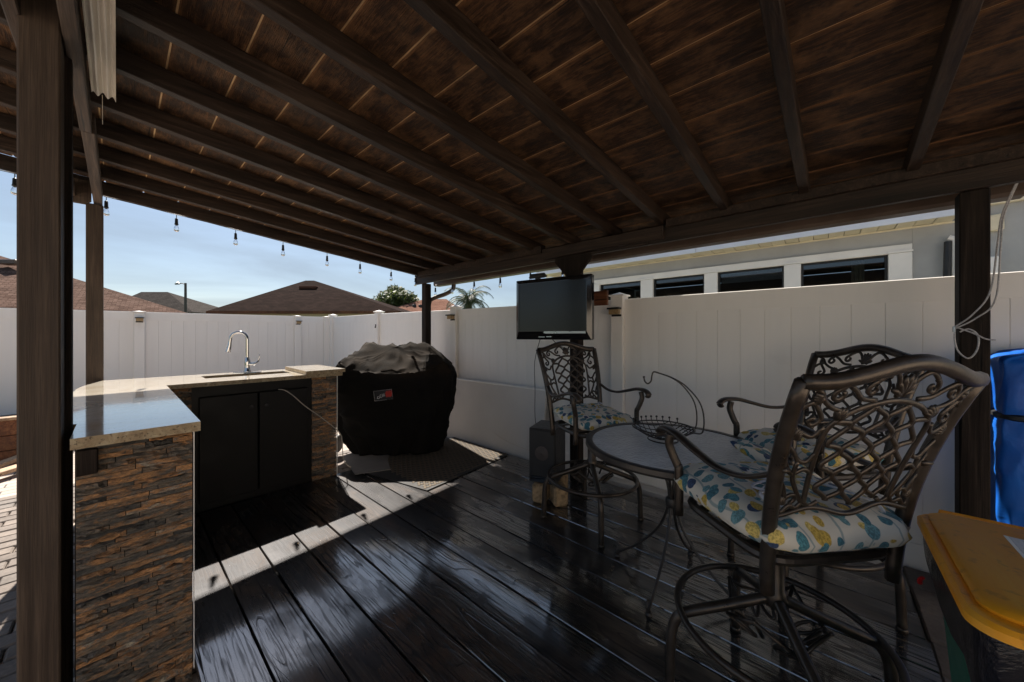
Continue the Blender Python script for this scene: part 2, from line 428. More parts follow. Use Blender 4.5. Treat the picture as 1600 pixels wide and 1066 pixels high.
def glass_thin():
    k = NT('thin_window_glass'); tr = k.n('BsdfTransparent'); tr.inputs[0].default_value = (.55,.58,.6,1); gl = k.n('BsdfGlossy'); gl.inputs['Roughness'].default_value = .02
    fr = k.n('Fresnel'); fr.inputs[0].default_value = 1.9; mx = k.n('MixShader'); k.l(fr.outputs[0], mx.inputs[0]); k.l(tr.outputs[0], mx.inputs[1]); k.l(gl.outputs[0], mx.inputs[2]); k.l(mx.outputs[0], k.o.inputs[0]); return k.m
M_thin = glass_thin()
M_room = simple('dim_room', (.10,.095,.09), .9)
def paver_mat():
    k = NT('tumbled_paver'); oi = k.n('ObjectInfo'); n = k.noise(k.coord((6,6,6)), 1, 7, .65); n2 = k.noise(k.coord((60,60,60)), 1, 5)
    c = k.ramp(oi.outputs['Random'], [(0, (.145,.118,.10)), (.4, (.185,.152,.13)), (.7, (.16,.137,.12)), (1, (.215,.172,.142))])
    c = k.mix(1., c, k.ramp(n, [(.3, .75), (.7, 1.2)]), 'MULTIPLY'); c = k.mix(1., c, k.ramp(n2, [(.3, .8), (.7, 1.15)]), 'MULTIPLY')
    k.base(c); k.set(rough=.8, spec=.3); k.bump(k.mix(.5, n, n2), .5, .006); return k.m
M_paver = paver_mat()
M_sand = simple('joint_sand', (.10,.085,.07), .95, 0, .3, 30, .5)
def patio_mat():
    k = NT('paver_patio_far'); v = k.coord(rnd=False)
    b = k.n('TexBrick'); b.inputs['Scale'].default_value = 1; b.inputs['Brick Width'].default_value = .24; b.inputs['Row Height'].default_value = .12
    b.inputs['Mortar Size'].default_value = .006; b.inputs['Color1'].default_value = (.36,.295,.25,1); b.inputs['Color2'].default_value = (.43,.355,.30,1); b.inputs['Mortar'].default_value = (.08,.07,.06,1)
    k.l(v, b.inputs['Vector']); k.base(b.outputs['Color']); k.set(rough=.85); k.bump(b.outputs['Fac'], -.4, .01); return k.m
M_patio = patio_mat()
def ground_mat():
    k = NT('grass_ground'); v = k.coord(rnd=False); n = k.noise(v, .4, 8); n2 = k.noise(v, 12, 6)
    k.base(k.mix(1., k.ramp(n, [(.3, (.05,.075,.025)), (.7, (.09,.10,.045))]), k.ramp(n2, [(.3, .7), (.7, 1.3)]), 'MULTIPLY')); k.set(rough=.95); k.bump(n2, .6, .03); return k.m
def shingle(name, a, b, scale=1):
    k = NT(name); c = k.n('TexCoord'); m = k.n('Mapping'); k.l(c.outputs['UV'], m.inputs['Vector'])
    t = k.n('TexBrick'); t.inputs['Scale'].default_value = 1; t.inputs['Brick Width'].default_value = .34*scale; t.inputs['Row Height'].default_value = .15*scale; t.inputs['Mortar Size'].default_value = .012*scale
    t.inputs['Color1'].default_value = (*a, 1); t.inputs['Color2'].default_value = (*b, 1); t.inputs['Mortar'].default_value = (*(x*.55 for x in a), 1)
    k.l(m.outputs[0], t.inputs['Vector']); n = k.noise(m.outputs[0], 1.5, 7); n2 = k.noise(m.outputs[0], 14, 5, .7)
    cc = k.mix(1., t.outputs['Color'], k.ramp(n, [(.3, .8), (.7, 1.2)]), 'MULTIPLY'); cc = k.mix(1., cc, k.ramp(n2, [(.3, .7), (.7, 1.3)]), 'MULTIPLY')
    k.base(cc); k.set(rough=1., spec=.02); k.bump(t.outputs['Fac'], -.6, .03); return k.m
M_shpink = shingle('brown_pink_shingles', (.085,.052,.040), (.15,.098,.078), .62)
M_shbrown = shingle('dark_brown_shingles', (.017,.0095,.0075), (.03,.0175,.014))
M_shgrey = shingle('grey_brown_shingles', (.05,.043,.039), (.07,.06,.054))
M_shsalmon = shingle('salmon_shingles', (.15,.075,.053), (.2,.11,.08))
M_wallcream = simple('cream_house_wall', (.55,.47,.33), .8, 0, .06, 2)
M_bouncewall = simple('cream_bounce_wall', (.78,.69,.57), .85, 0, .05, 3, .3)
M_walltan = simple('tan_house_wall', (.36,.28,.2), .8, 0, .06, 2)
def tarp():
    k = NT('blue_tarpaulin'); v = k.coord(rnd=False); n = k.noise(k.coord((3,3,2), rnd=False), 1, 6, .6, 1.5)
    k.base(k.ramp(n, [(.3, (.004,.06,.34)), (.7, (.01,.14,.55))])); k.set(rough=.42, spec=.35); k.bump(n, .45, .02); return k.m
M_tarp = tarp()
def binlid():
    k = NT('worn_yellow_plastic'); v = k.coord(rnd=False); n = k.noise(k.coord((3,8,3), rnd=False), 1, 7, .65, .8); n2 = k.noise(v, 40, 5)
    c = k.ramp(n, [(.3, (.74,.26,.008)), (.55, (.85,.35,.014)), (.75, (.86,.45,.07))])
    c = k.mix(k.ramp(n2, [(.58, 0.), (.68, .4)]), c, (.35,.14,.03)); k.base(c); k.set(rough=k.ramp(n, [(.3, .35), (.7, .55)])); k.bump(n2, .15, .003); return k.m
M_lid = binlid()
M_bin = simple('green_bin_plastic', (.005,.16,.10), .42, 0, .15, 4, .1)
def bag():
    k = NT('black_bin_bag'); v = k.coord((9,9,3), rnd=False); n = k.noise(v, 1, 6, .6, 2.)
    k.base((.012,.011,.014)); k.set(rough=.22, spec=.6); k.bump(n, .9, .02); return k.m
M_bag = bag()
def paper_label():
    k = NT('printed_label'); v = k.coord((1,1,1), rnd=False)
    b = k.n('TexBrick'); b.inputs['Scale'].default_value = 1; b.inputs['Brick Width'].default_value = .022; b.inputs['Row Height'].default_value = .012; b.inputs['Mortar Size'].default_value = .0035
    b.inputs['Color1'].default_value = (.25,.25,.28,1); b.inputs['Color2'].default_value = (.52,.52,.55,1); b.inputs['Mortar'].default_value = (.58,.57,.58,1)
    k.l(v, b.inputs['Vector']); n = k.noise(v, 60, 5)
    k.base(k.mix(k.ramp(n, [(.4, .15), (.6, .9)]), b.outputs['Color'], (.56,.55,.56))); k.set(rough=.5); return k.m
M_label = paper_label()
M_red = simple('red_plastic', (.4,.01,.012), .4)
def poly_sheet():
    k = NT('pale_corrugated_plastic'); n = k.noise(k.coord((6,2,6), rnd=False), 1, 5); k.base(k.ramp(n, [(.3, (.55,.50,.42)), (.7, (.78,.74,.66))])); k.set(rough=.3, spec=.5, sss=0); return k.m
M_corr = poly_sheet()
M_screen = simple('dark_tv_screen', (.008,.0075,.007), .2, 0, .1, 2, 0, .5)
M_gloss = simple('glossy_black_plastic', (.008,.008,.009), .06, 0, .1, 2, 0, .7)
M_speaker = simple('speaker_black_vinyl', (.014,.013,.013), .45, 0, .2, 30, .2)
M_cone = simple('speaker_cone', (.05,.04,.038), .6, 0, .2, 20, .2)
M_trav = simple('travertine_block', (.30,.21,.12), .8, 0, .6, 22, .9, .3, .006)
M_cord = simple('off_white_cord', (.50,.45,.38), .6)
M_cordb = simple('black_cord', (.012,.012,.012), .5)
M_rope = simple('grey_white_rope', (.42,.41,.42), .85, 0, .35, 150, .6)
def bulbglass():
    k = NT('clear_bulb_glass'); k.base((.95,.95,.93)); k.set(rough=.02, trans=1., ior=1.3); return k.m
M_bulb = bulbglass()
M_socket = simple('black_bulb_socket', (.012,.012,.012), .45)
M_gutter = simple('brown_metal_gutter', (.09,.062,.046), .45, .2, .2, 6, .1)
M_fasc = simple('white_drip_edge', (.66,.70,.76), .35, .1, .08, 3)
M_leaf = None
def leafm(name, a, b):
    k = NT(name); oi = k.n('TexCoord'); n = k.noise(k.coord((.8,.8,.8), rnd=False), 1, 4); n2 = k.noise(k.coord((7,7,7), rnd=False), 1, 3)
    k.base(k.mix(.5, k.ramp(n, [(.3, a), (.7, b)]), k.ramp(n2, [(.3, a), (.7, b)]))); k.set(rough=.55, spec=.3)
    tr = k.n('BsdfTranslucent'); tr.inputs['Color'].default_value = (b[0]*1.3, b[1]*1.4, b[2], 1); mx = k.n('MixShader'); mx.inputs[0].default_value = .25
    k.l(k.b.outputs[0], mx.inputs[1]); k.l(tr.outputs[0], mx.inputs[2]); k.l(mx.outputs[0], k.o.inputs[0]); return k.m
M_oak = leafm('tree_leaves', (.035,.055,.015), (.10,.12,.035))
M_palm = leafm('palm_leaves', (.02,.032,.010), (.06,.072,.026))
M_bark = simple('bark', (.12,.09,.065), .9, 0, .3, 3, .6)
M_lens = simple('tan_lamp_lens', (.35,.24,.12), .3)
M_pole = simple('dark_lamp_pole', (.06,.05,.045), .6)
M_yel = simple('white_thread', (.7,.7,.68), .7); M_flame = simple('red_thread', (.45,.03,.02), .7)

# ================================================================ SETTING
tag(obj('ground', MB().box((-300,-300,-.30), (300,300,-.12)), ground_mat()), kind='structure', label='grass ground reaching the horizon')
patio = tag(obj('patio', MB().box((-9,-11,-.118), (3.7,9.2,-.078)), M_patio), kind='structure', label='paver patio around the timber deck')  # extended behind the viewing spot and kept pale to bounce light
pav = thing('paver_patio', None, None, (0,0,0), kind='structure')
meshes = []
for q in range(6):
    b = MB(); rr = random.Random(q)
    b.cbox((-.1165,-.0565,0), (.1165,.0565,.04), .006+.004*rr.random()); meshes.append(b.mesh('paver'))
    meshes[-1].materials.append(M_paver)
def pave(x0, x1, y0, y1, alongx=True):
    dx, dy = (.24, .12) if alongx else (.12, .24)
    j = 0; y = y0
    while y < y1:
        x = x0 - (.12 if (j % 2 and alongx) else 0)
        while x < x1:
            o = obj('paver', random.choice(meshes), M_paver, pav, loc=(x+dx/2, y+dy/2, -.0935+random.uniform(-.002,.002)),
                    rot=(random.uniform(-.006,.006), random.uniform(-.006,.006), (0 if alongx else pi/2)+random.uniform(-.02,.02)))
            x += dx
        y += dy; j += 1
pave(-.82, -.25, 1.5, 5.4)                    # left of the counter
pave(3.08, 3.30, -.30, 2.6, False)            # strip between deck and fence
pave(1.5, 3.1, 3.66, 4.5)                     # under the grill
pave(1.0, 3.05, -.84, -.36)                   # before the deck's near end

deck = thing('deck', 'black stained timber deck of long boards under the pergola', None, kind='structure')
seams = [.217+.2025*i for i in range(15)]
for i in range(14):
    x0, x1 = seams[i]+.004, seams[i+1]-.004
    wdt = x1-x0; b = MB(); n = 26; rr = random.Random(i*3+1)
    y0, y1 = -.34+rr.uniform(-.01,.01), 3.64+rr.uniform(-.008,.008)
    # slightly cupped board with worn wavering edges
    prof = [(-.5,-.04),(-.5,-.005),(-.488,-.0012),(-.2,-.0004),(.2,-.0004),(.488,-.0012),(.5,-.005),(.5,-.04)]
    cup = rr.uniform(-.0015,.0015); lift = rr.uniform(-.002,.002)
    for k in range(n+1):
        t = k/n; y = y0+(y1-y0)*t
        for (px, pz) in prof:
            e = (noise.noise(Vector((i*7.3, y*3.1, px)))*.0022 if abs(px) > .4 else 0)
            b.v.append((px*wdt+e, y, pz+lift+cup*(px*2)**2+noise.noise(Vector((i*3.1,y*.8,0)))*.0015))
    m = len(prof)
    for k in range(n):
        for j in range(m):
            a = k*m+j; c = k*m+(j+1)%m
            b.f.append((c, a, a+m, c+m))
    b.f.append(tuple(range(m))); b.f.append(tuple(n*m+j for j in reversed(range(m))))
    obj('board', b, M_deck, deck, loc=((x0+x1)/2, 0, 0))
jb = MB()
for y in (-.25, .2, .65, 1.1, 1.55, 2.0, 2.45, 2.9, 3.5): jb.box((.25, y-.02, -.077), (3.04, y+.02, -.043))
tag(obj('joist', jb, M_blackmat, deck), kind='stuff')

# ================================================================ PERGOLA
perg = thing('pergola', 'dark stained timber pergola with sloping board roof over the deck', 'pergola')
SL = .098
def zr(x): return 2.27+SL*(2.93-x)           # rafter underside
YN, YF = -1.7, 4.47
def post(x0, x1, y0, y1, z1, mat, z0=-.08, name='post', parent=perg):
    o = obj(name, MB().cbox((x0-(x0+x1)/2, y0-(y0+y1)/2, z0), (x1-(x0+x1)/2, y1-(y0+y1)/2, z1), .005), mat, parent, loc=((x0+x1)/2, (y0+y1)/2, 0)); return o
post(2.93, 3.025, -.622, -.522, 2.13, M_postdark)
post(2.93, 3.025, 1.76, 1.86, 2.13, M_postdark)
post(2.93, 3.025, 4.26, 4.36, 2.13, M_postdark)
post(-.165, -.073, 4.38, 4.47, 2.44, M_post)
pn = post(-.225, -.133, 2.03, 2.17, 2.57, M_post)
post(-.20, -.116, 2.175, 2.245, 2.57, M_postdark)
# right beam: two lapped lengths and a splice plate, plus upper plate
def beam(x0, x1, y0, y1, z0, z1, mat=M_beamdark, name='beam'):
    b = MB().cbox((x0, y0, z0), (x1, y1, z1), .004); return obj(name, b, mat, perg)
beam(2.905, 2.945, -1.7, 1.10, 2.13, 2.268)
beam(2.905, 2.945, 1.104, 4.50, 2.13, 2.268)
beam(2.868, 2.903, .96, 2.15, 2.155, 2.255, name='splice_plate')
beam(2.955, 2.99, -1.7, 4.5, 2.15, 2.262, name='outer_beam')
beam(2.872, 2.903, -1.7, .94, 2.235, 2.30, M_rafter, 'blocking')
beam(2.872, 2.903, 2.17, 4.38, 2.225, 2.30, M_rafter, 'blocking')
# left beam
beam(-.130, -.088, -1.7, 2.9, 2.45, 2.565, M_beamY)
beam(-.126, -.078, 2.903, 4.46, 2.452, 2.567, M_beamY)
beam(-.252, -.216, -1.7, 4.40, 2.46, 2.568, M_beamY, 'outer_beam')
b = MB().prism([(-.33,2.60),(-.33,2.45),(-.30,2.42),(-.165,2.42),(-.135,2.45),(-.135,2.60)], 0, .045, Matrix.Translation((0,4.38,0)) @ Matrix.Rotation(pi/2, 4, 'X'))
obj('bracket_block', b, M_post, perg)
# rafters
ry = [-1.66,-1.23,-.79,-.355,.10,.54,.98,1.42,1.86,2.29,2.73,3.16,3.58,4.0]
for i, y in enumerate(ry):
    rr = random.Random(i); b = MB(); X0, X1 = -.93, 3.08; th = .025; skew = .02
    for k, x in enumerate((X0, X1)):
        yy = y+skew*(2.93-x)
        for (dy, dz) in ((-th,.003),(-th+.003,0),(th-.003,0),(th,.003),(th,.095),(-th,.095)):
            b.v.append((x, yy+dy, zr(x)+dz))
    for j in range(6): b.f.append((j, (j+1)%6, 6+(j+1)%6, 6+j))
    b.f.append((5,4,3,2,1,0)); b.f.append((6,7,8,9,10,11))
    obj('rafter', b, M_rafter, perg)
b = MB()
for x in (-.95, 3.12):
    yy = 4.415+.02*(2.93-x)
    b.v += [(x,yy,zr(x)-.012),(x,yy+.036,zr(x)-.012),(x,yy+.036,zr(x)+.097),(x,yy,zr(x)+.097)]
b.f = [(0,1,2,3),(7,6,5,4),(0,4,5,1),(1,5,6,2),(2,6,7,3),(3,7,4,0)]
obj('fascia_board', b, M_fascia, perg)
# roof boards and their raw edges
p = .2215; xs = [-.93+p*i+(.82-(-.93)-p*8)+.0 for i in range(-1, 20)]
for i in range(len(xs)-1):
    x0, x1 = max(-.95, xs[i]+.003), min(3.36, xs[i+1]-.003)
    if x1-x0 < .05: continue
    b = MB(); y0, y1 = YN, 4.48; xm = (x0+x1)/2
    for x, dz in ((x0, .006), (x0+.004, 0), (x1-.004, 0), (x1, .006), (x1, .014), (x0, .014)):
        for y in (y0, y1): b.v.append((x-xm, y, zr(x)+.098+dz-zr(xm)))
    for j in range(6): b.f.append((2*j, 2*((j+1)%6), 2*((j+1)%6)+1, 2*j+1))
    b.f.append(tuple(2*j for j in range(6))); b.f.append(tuple(2*j+1 for j in reversed(range(6))))
    obj('roof_board', b, M_sheath, perg, loc=(xm, 0, zr(xm)))
    g = MB(); g.box((x1-.004, y0, zr(x1)+.1032), (x1+.009, y1-.01, zr(x1)+.1110)); obj('board_edge', g, M_groove, perg)
b = MB()
for x in (-.99, 3.38):
    for (y, z) in ((YN-.03,.1172),(4.50,.1172),(4.50,.137),(YN-.03,.137)): b.v.append((x, y, zr(x)+z))
b.f = [(0,1,2,3),(7,6,5,4),(0,4,5,1),(1,5,6,2),(2,6,7,3),(3,7,4,0)]
obj('roof_covering', b, M_gutter, perg)
obj('sun_block_strip', MB().box((3.3805,1.45,2.345),(3.42,4.50,2.36)), M_gutter, perg)  # strip added to block the sun, leaving one lit stretch by the fence
# gutter along the low eave, with a hanging chain of fascia
gp = [(3.20,2.245),(3.20,2.135),(3.215,2.115),(3.31,2.115),(3.335,2.15),(3.35,2.245),(3.343,2.245),(3.328,2.155),(3.305,2.123),(3.22,2.123),(3.207,2.14),(3.207,2.245)]
b = MB(); n = len(gp)
for y in (-.80, 4.45):
    for x, z in gp: b.v.append((x, y, z+.02))
for j in range(n): b.f.append((j, (j+1)%n, n+(j+1)%n, n+j))
b.f.append(tuple(range(n))); b.f.append(tuple(n+j for j in reversed(range(n))))
obj('gutter', b, M_gutter, perg)
b = MB().box((3.16,-1.7,2.262),(3.19,4.5,2.335)); obj('eave_board', b, M_beamdark, perg)
ds = catmull([(3.27,4.05,2.15),(3.26,4.06,2.06),(3.18,4.12,1.99),(3.09,4.30,1.93),(3.065,4.36,1.86),(3.065,4.37,1.6),(3.065,4.37,.05)], 5)
obj('downspout', MB().tube(ds, .030, 8), M_gutter, perg, True)
# gussets at the middle post
for s in (-1, 1):
    pl = [(0,0),(s*.20,0),(s*.20,-.05),(s*.045,-.23),(0,-.23)]
    if s < 0: pl = pl[::-1]
    m = Matrix.Translation((2.925, 1.81, 2.155)) @ Matrix(((0,0,-1,0),(1,0,0,0),(0,1,0,0),(0,0,0,1)))
    obj('gusset', MB().prism(pl, 0, .025, m), M_postdark, perg)
for (x,y,z) in ((2.926,-.56,2.20),(2.926,-.575,2.17),(2.926,-.545,2.24)):
    pass

# corrugated sheet hung along the left beam
b = MB()
def corr(u, v):
    x = -.078+.075*u; y = -1.2+3.72*v
    return (x, y, 2.505+.010*sin(u*2*pi*2.5+.6)-.01*(u-.5)**2*4)
b.grid(corr, 40, 4); k0 = len(b.v)
b.grid(lambda u, v: (corr(u,v)[0], corr(u,v)[1], corr(u,v)[2]+.003), 40, 4)
b2 = MB(); b2.v = b.v; b2.f = [tuple(reversed(f)) for f in b.f[:160]]+b.f[160:]
cs = tag(obj('corrugated_sheet', b2, M_corr, None, True), 'pale translucent corrugated plastic strip tucked under the left roof beam', 'plastic sheet')
obj('pull_thread', MB().tube([(-.045,2.50,2.495),(-.044,2.50,2.36)], .0012, 5), M_cord, cs)

# ================================================================ COUNTER
ctr = thing('kitchen_counter', 'L-shaped outdoor kitchen counter clad in rusty ledgestone with granite top', 'counter', (0,0,0))
core = MB().box((-.10, 2.0, -.08), (.205, 3.0, .985)).box((-.15, 3.001, -.08), (.205, 3.655, .985)).box((-.15,3.657,-.08),(.386,4.36,.984)).box((.387,3.76,-.08),(1.455,4.355,.982))
obj('core', core, M_black, ctr)
smesh = []
for q in range(16):
    rr = random.Random(100+q); b = MB(); nx, nz = 7, 2
    def st(u, v, rr=rr, q=q):
        x = u-.5; z = v-.5
        d = .5+noise.noise(Vector((u*5.1+q*5, v*3.7, q)))*1.3
        if u in (0, 1) or v in (0, 1): d -= .45
        return (x, -d, z)
    b.grid(st, nx, nz)
    # sides back to the wall
    ring = [i for i in range(nx+1)]+[(j)*(nx+1)+nx for j in range(1, nz+1)]+[nz*(nx+1)+i for i in range(nx-1, -1, -1)]+[j*(nx+1) for j in range(nz-1, 0, -1)]
    base = len(b.v)
    for i in ring: x, y, z = b.v[i]; b.v.append((x, 1.0, z))
    kk = len(ring)
    for i in range(kk): b.f.append((ring[(i+1)%kk], ring[i], base+i, base+(i+1)%kk))
    me = b.mesh('stone'); me.materials.append(M_stone); smesh.append(me)
def clad(x0, x1, y, z0, z1, rh=.027, seed=0, lmin=.07, lmax=.22):
    rr = random.Random(seed); z = z0
    while z < z1-.01:
        hgt = min(rh*rr.uniform(.8, 1.25), z1-z); x = x0
        if z1-(z+hgt) < .012: hgt = z1-z
        while x < x1-.002:
            ln = rr.uniform(lmin, lmax)
            if x1-(x+ln) < .05: ln = x1-x
            o = obj('stone', rr.choice(smesh), M_stone, ctr, loc=(x+ln/2, y, z+hgt/2))
            o.scale = (ln-.0025, rr.choice((.003,.007,.011,.016,.022)), hgt-.0018)
            x += ln
        z += hgt
clad(-.098, .212, 1.988, -.07, .98, .0195, 1, .07, .21)
clad(1.236, 1.462, 3.655, -.01, .98, .022, 2, .09, .17)
clad(.23, .384, 3.655, .55, .98, .027, 3, .05, .14)
# short end of a dark beam let into the cladding under the slab
obj('timber_end', MB().cbox((-.098,1.955,.885),(-.045,1.99,.975),.004), M_postdark, ctr)
obj('edge_trim', MB().box((.2131,1.972,-.01),(.216,1.982,.982)), M_white, ctr)
obj('edge_trim', MB().box((1.463,3.64,-.01),(1.467,3.655,.982)), M_white, ctr)
obj('side_panel', MB().box((.206,2.001,-.02),(.2125,3.64,.982)), M_black, ctr)
obj('side_panel', MB().box((1.456,3.762,-.02),(1.468,4.35,.982)), M_stucco, ctr)
# cabinet with face frame and two doors
obj('cabinet_frame', MB().box((.387,3.662,.0),(1.235,3.70,.075)).box((.387,3.663,.90),(1.235,3.70,.982)).box((.387,3.664,.0751),(.43,3.70,.8999)).box((1.19,3.664,.0751),(1.235,3.70,.8999)), M_black, ctr)
for x0, x1 in ((.425,.806),(.815,1.195)):
    d = obj('cabinet_door', MB().cbox((x0,3.638,.06),(x1,3.661,.895),.004), M_black, ctr)
    kx = x1-.05 if x0 < .6 else x0+.05
    obj('knob', MB().lathe([(.004,0),(.006,-.012),(.015,-.018),(.015,-.026),(.004,-.03)], (kx,3.638,.78), 12, 'y'), M_blackmat, d, True)
# slabs
def slab(poly, z0, z1, name='countertop'):
    o = obj(name, MB().prism(poly, z0, z1), M_granite, ctr)
    me = o.data; me.materials.append(M_granedge)
    for pl in me.polygons:
        if abs(pl.normal.z) < .5: pl.material_index = 1
    return o
slab([(-.108,1.945),(.232,1.945),(.238,3.60),(-.185,3.60),(-.185,2.26),(-.108,2.26)], .985, 1.024)
# long slab with sink cut-out made of four butted lengths
SX0, SX1, SY0, SY1 = .50, 1.14, 3.93, 4.18
slab([(-.185,3.604),(SX0,3.604),(SX0,4.385),(-.09,4.37),(-.165,3.99),(-.185,3.8)], .985, 1.018)
slab([(SX0,3.604),(SX1,3.604),(SX1,SY0),(SX0,SY0)], .985, 1.0179)
slab([(SX0,SY1),(SX1,SY1),(SX1,4.40),(SX0,4.385)], .985, 1.0179)
slab([(SX1,3.604),(1.50,3.604),(1.50,4.41),(SX1,4.40)], .985, 1.018)
slab([(1.165,3.585),(1.525,3.60),(1.525,4.33),(1.20,4.33)], 1.019, 1.052, 'raised_slab')
sk = MB().box((SX0-.01,SY0-.01,.80),(SX1+.01,SY1+.01,.81)).box((SX0-.012,SY0-.012,.811),(SX0-.002,SY1+.01,.984)).box((SX1+.002,SY0-.012,.811),(SX1+.012,SY1+.01,.984)).box((SX0-.001,SY0-.012,.811),(SX1+.001,SY0-.002,.984)).box((SX0-.001,SY1+.002,.811),(SX1+.001,SY1+.012,.984))
obj('sink_basin', sk, M_granedge, ctr)

fau = thing('faucet', 'chrome gooseneck pull-down kitchen faucet on the back of the counter', 'faucet', (.86, 4.28, 1.018), radians(-48.3))
obj('deck_plate', MB().cbox((-.125,-.028,0),(.125,.028,.008),.003), M_chrome, fau)
obj('body', MB().lathe([(.031,.008),(.031,.014),(.024,.03),(.022,.06),(.026,.10),(.020,.13),(.016,.15)], (0,0,0), 20), M_chrome, fau, True)
sp = [(0,0,.145),(0,0,.33)]+[(-.068+.068*cos(a), -.02*(1-cos(a)), .33+.068*sin(a)) for a in [i*pi/12 for i in range(1,12)]]+[(-.136,-.04,.325),(-.139,-.041,.30)]
obj('spout', MB().tube(sp, .0135, 12), M_chrome, fau, True)
obj('spray_head', MB().tube([(-.139,-.041,.305),(-.142,-.042,.27),(-.150,-.044,.23),(-.155,-.045,.205)], [.0145,.016,.020,.021], 12), M_chrome, fau, True)
hd = obj('handle', MB().tube([(.015,0,.085),(.07,-.01,.085),(.095,-.012,.095)], [.013,.017,.010], 10).tube([(.09,-.012,.092),(.118,-.014,.115),(.13,-.015,.15),(.128,-.016,.178)], [.009,.007,.005,.006], 8), M_chrome, fau, True)

cord = tag(obj('extension_cord', MB().tube(catmull([(.955,3.628,.905),(.995,3.60,.895),(1.06,3.595,.84),(1.16,3.60,.73),(1.30,3.60,.60),(1.47,3.61,.42),(1.52,3.66,.30),(1.56,3.72,.10),(1.62,3.68,.015),(1.74,3.70,.008),(1.78,3.60,.008),(1.70,3.50,.008)], 8), .0042, 6), M_cord, None, True), 'off-white power cord hanging from the black cabinet over the stone column', 'power cord')

# ================================================================ FENCES
def fence(name, label, frm, to, ztops, axis, face, pick, post_cap=True):
    t = thing(name, label, 'fence')
    # axis 1: runs along Y at x = face ; axis 0: runs along X at y = face
    def bx(mb, a0, a1, d0, d1, z0, z1, c=.003):
        if axis == 1: mb.cbox((face+d0, a0, z0), (face+d1, a1, z1), c)
        else: mb.cbox((a0, face+d0, z0), (a1, face+d1, z1), c)
        return mb
    P = frm
    for i in range(len(P)-1):
        a0, a1 = P[i]+.065, P[i+1]-.065; zt0, zt1 = ztops[i], ztops[i+1]; zt = (zt0+zt1)/2
        # rails follow the slope
        for (zo0, zo1, nm) in ((-.145, 0, 'top_rail'), (None, None, 'bottom_rail')):
            b = MB()
            lo0, hi0, lo1, hi1 = (zt0-.145, zt0, zt1-.145, zt1) if nm == 'top_rail' else (-.08, .09, -.08, .09)
            for a, lo, hi in ((a0, lo0, hi0), (a1, lo1, hi1)):
                for d, z in ((0,lo),(.045,lo),(.045,hi-.004),(.041,hi),(.004,hi),(0,hi-.004)):
                    b.v.append((face+d, a, z) if axis == 1 else (a, face+d, z))
            for j in range(6): b.f.append((j,(j+1)%6,6+(j+1)%6,6+j))
            b.f.append((0,1,2,3,4,5)); b.f.append((11,10,9,8,7,6))
            if axis == 1: b.f = [tuple(reversed(f)) for f in b.f]
            obj(nm, b, M_vinyl, t)
        n = max(1, round((a1-a0)/pick)); w = (a1-a0)/n
        for j in range(n):
            s0 = a0+j*w+.0004; s1 = a0+(j+1)*w-.0004
            ztt = zt0+(zt1-zt0)*((s0+s1)/2-a0)/(a1-a0)
            b = MB(); dd = random.uniform(-.001,.001); bx(b, s0, s1, .007+dd, .034, .08, ztt-.14, .0022); obj('picket', b, M_vinyl, t)
    for i, a in enumerate(P):
        b = MB(); z = ztops[i]+(.030 if axis == 1 else -.012)
        bx(b, a-.064, a+.064, -.042, .086, -.08, z, .006); ps = obj('fence_post', b, M_vinyl, t)
        c = MB(); cx, cy = (face+.022, a) if axis == 1 else (a, face+.022)
        c.cbox((cx-.08,cy-.08,z),(cx+.08,cy+.08,z+.016),.004)
        n0 = len(c.v); r0 = .064; 
        c.v += [(cx-r0,cy-r0,z+.0165),(cx+r0,cy-r0,z+.0165),(cx+r0,cy+r0,z+.0165),(cx-r0,cy+r0,z+.0165),(cx,cy,z+(.042 if axis == 1 else .03))]
        c.f += [(n0,n0+1,n0+4),(n0+1,n0+2,n0+4),(n0+2,n0+3,n0+4),(n0+3,n0,n0+4)]
        obj('post_cap', c, M_vinyl, ps)
    return t
FX = 3.30; FY = 8.60
fence('vinyl_fence', 'white vinyl privacy fence running along the right side behind the television', [-3.45,-.99,1.53,4.06,6.35,8.50], None, [1.73,1.735,1.74,1.765,1.80,1.815], 1, FX, .157)
fence('vinyl_fence', 'white vinyl privacy fence across the back behind the kitchen counter', [-7.0,-4.55,-2.15,.25,2.62,3.22], None, [1.75,1.755,1.76,1.785,1.81,1.815], 0, FY, .157)

# solar lamps on fence posts
def solar(x, y, z, rz, label, w=.10):
    t = thing('solar_light', label, 'solar light', (x,y,z), rz, 'solar lights on the fence posts')
    obj('solar_cap', MB().prism([(-w/2,0),(w/2,0),(w/2+.012,-.085),(-w/2-.012,-.085)], .018, .034), M_blackmat, t)
    obj('lens', MB().prism([(-w/2+.01,0),(w/2-.01,0),(w/2,-.065),(-w/2,-.065)], -.03, .0175), M_lens, t)
    obj('back_plate', MB().box((-w/2,-.004,-.05),(w/2,.0,-.031)), M_blackmat, t)
solar(3.257,1.53,1.62,-pi/2,'brown-lensed solar light on the fence post right of the television')
solar(3.257,4.06,1.655,-pi/2,'small pale solar light on the fence post left of the television')
solar(.25,8.557,1.655,0,'black solar light on the back fence post left of the faucet',.085)
solar(2.62,8.557,1.675,0,'black solar light on the back fence post right of the faucet',.085)
# dark latch on fence
tag(obj('hinge', MB().box((3.252,6.34,1.56),(3.257,6.37,1.60)).lathe([(.012,0),(.012,.03)],(3.25,6.355,1.53),8), M_blackmat), 'small black hinge on a fence post above the grill cover', 'hinge')

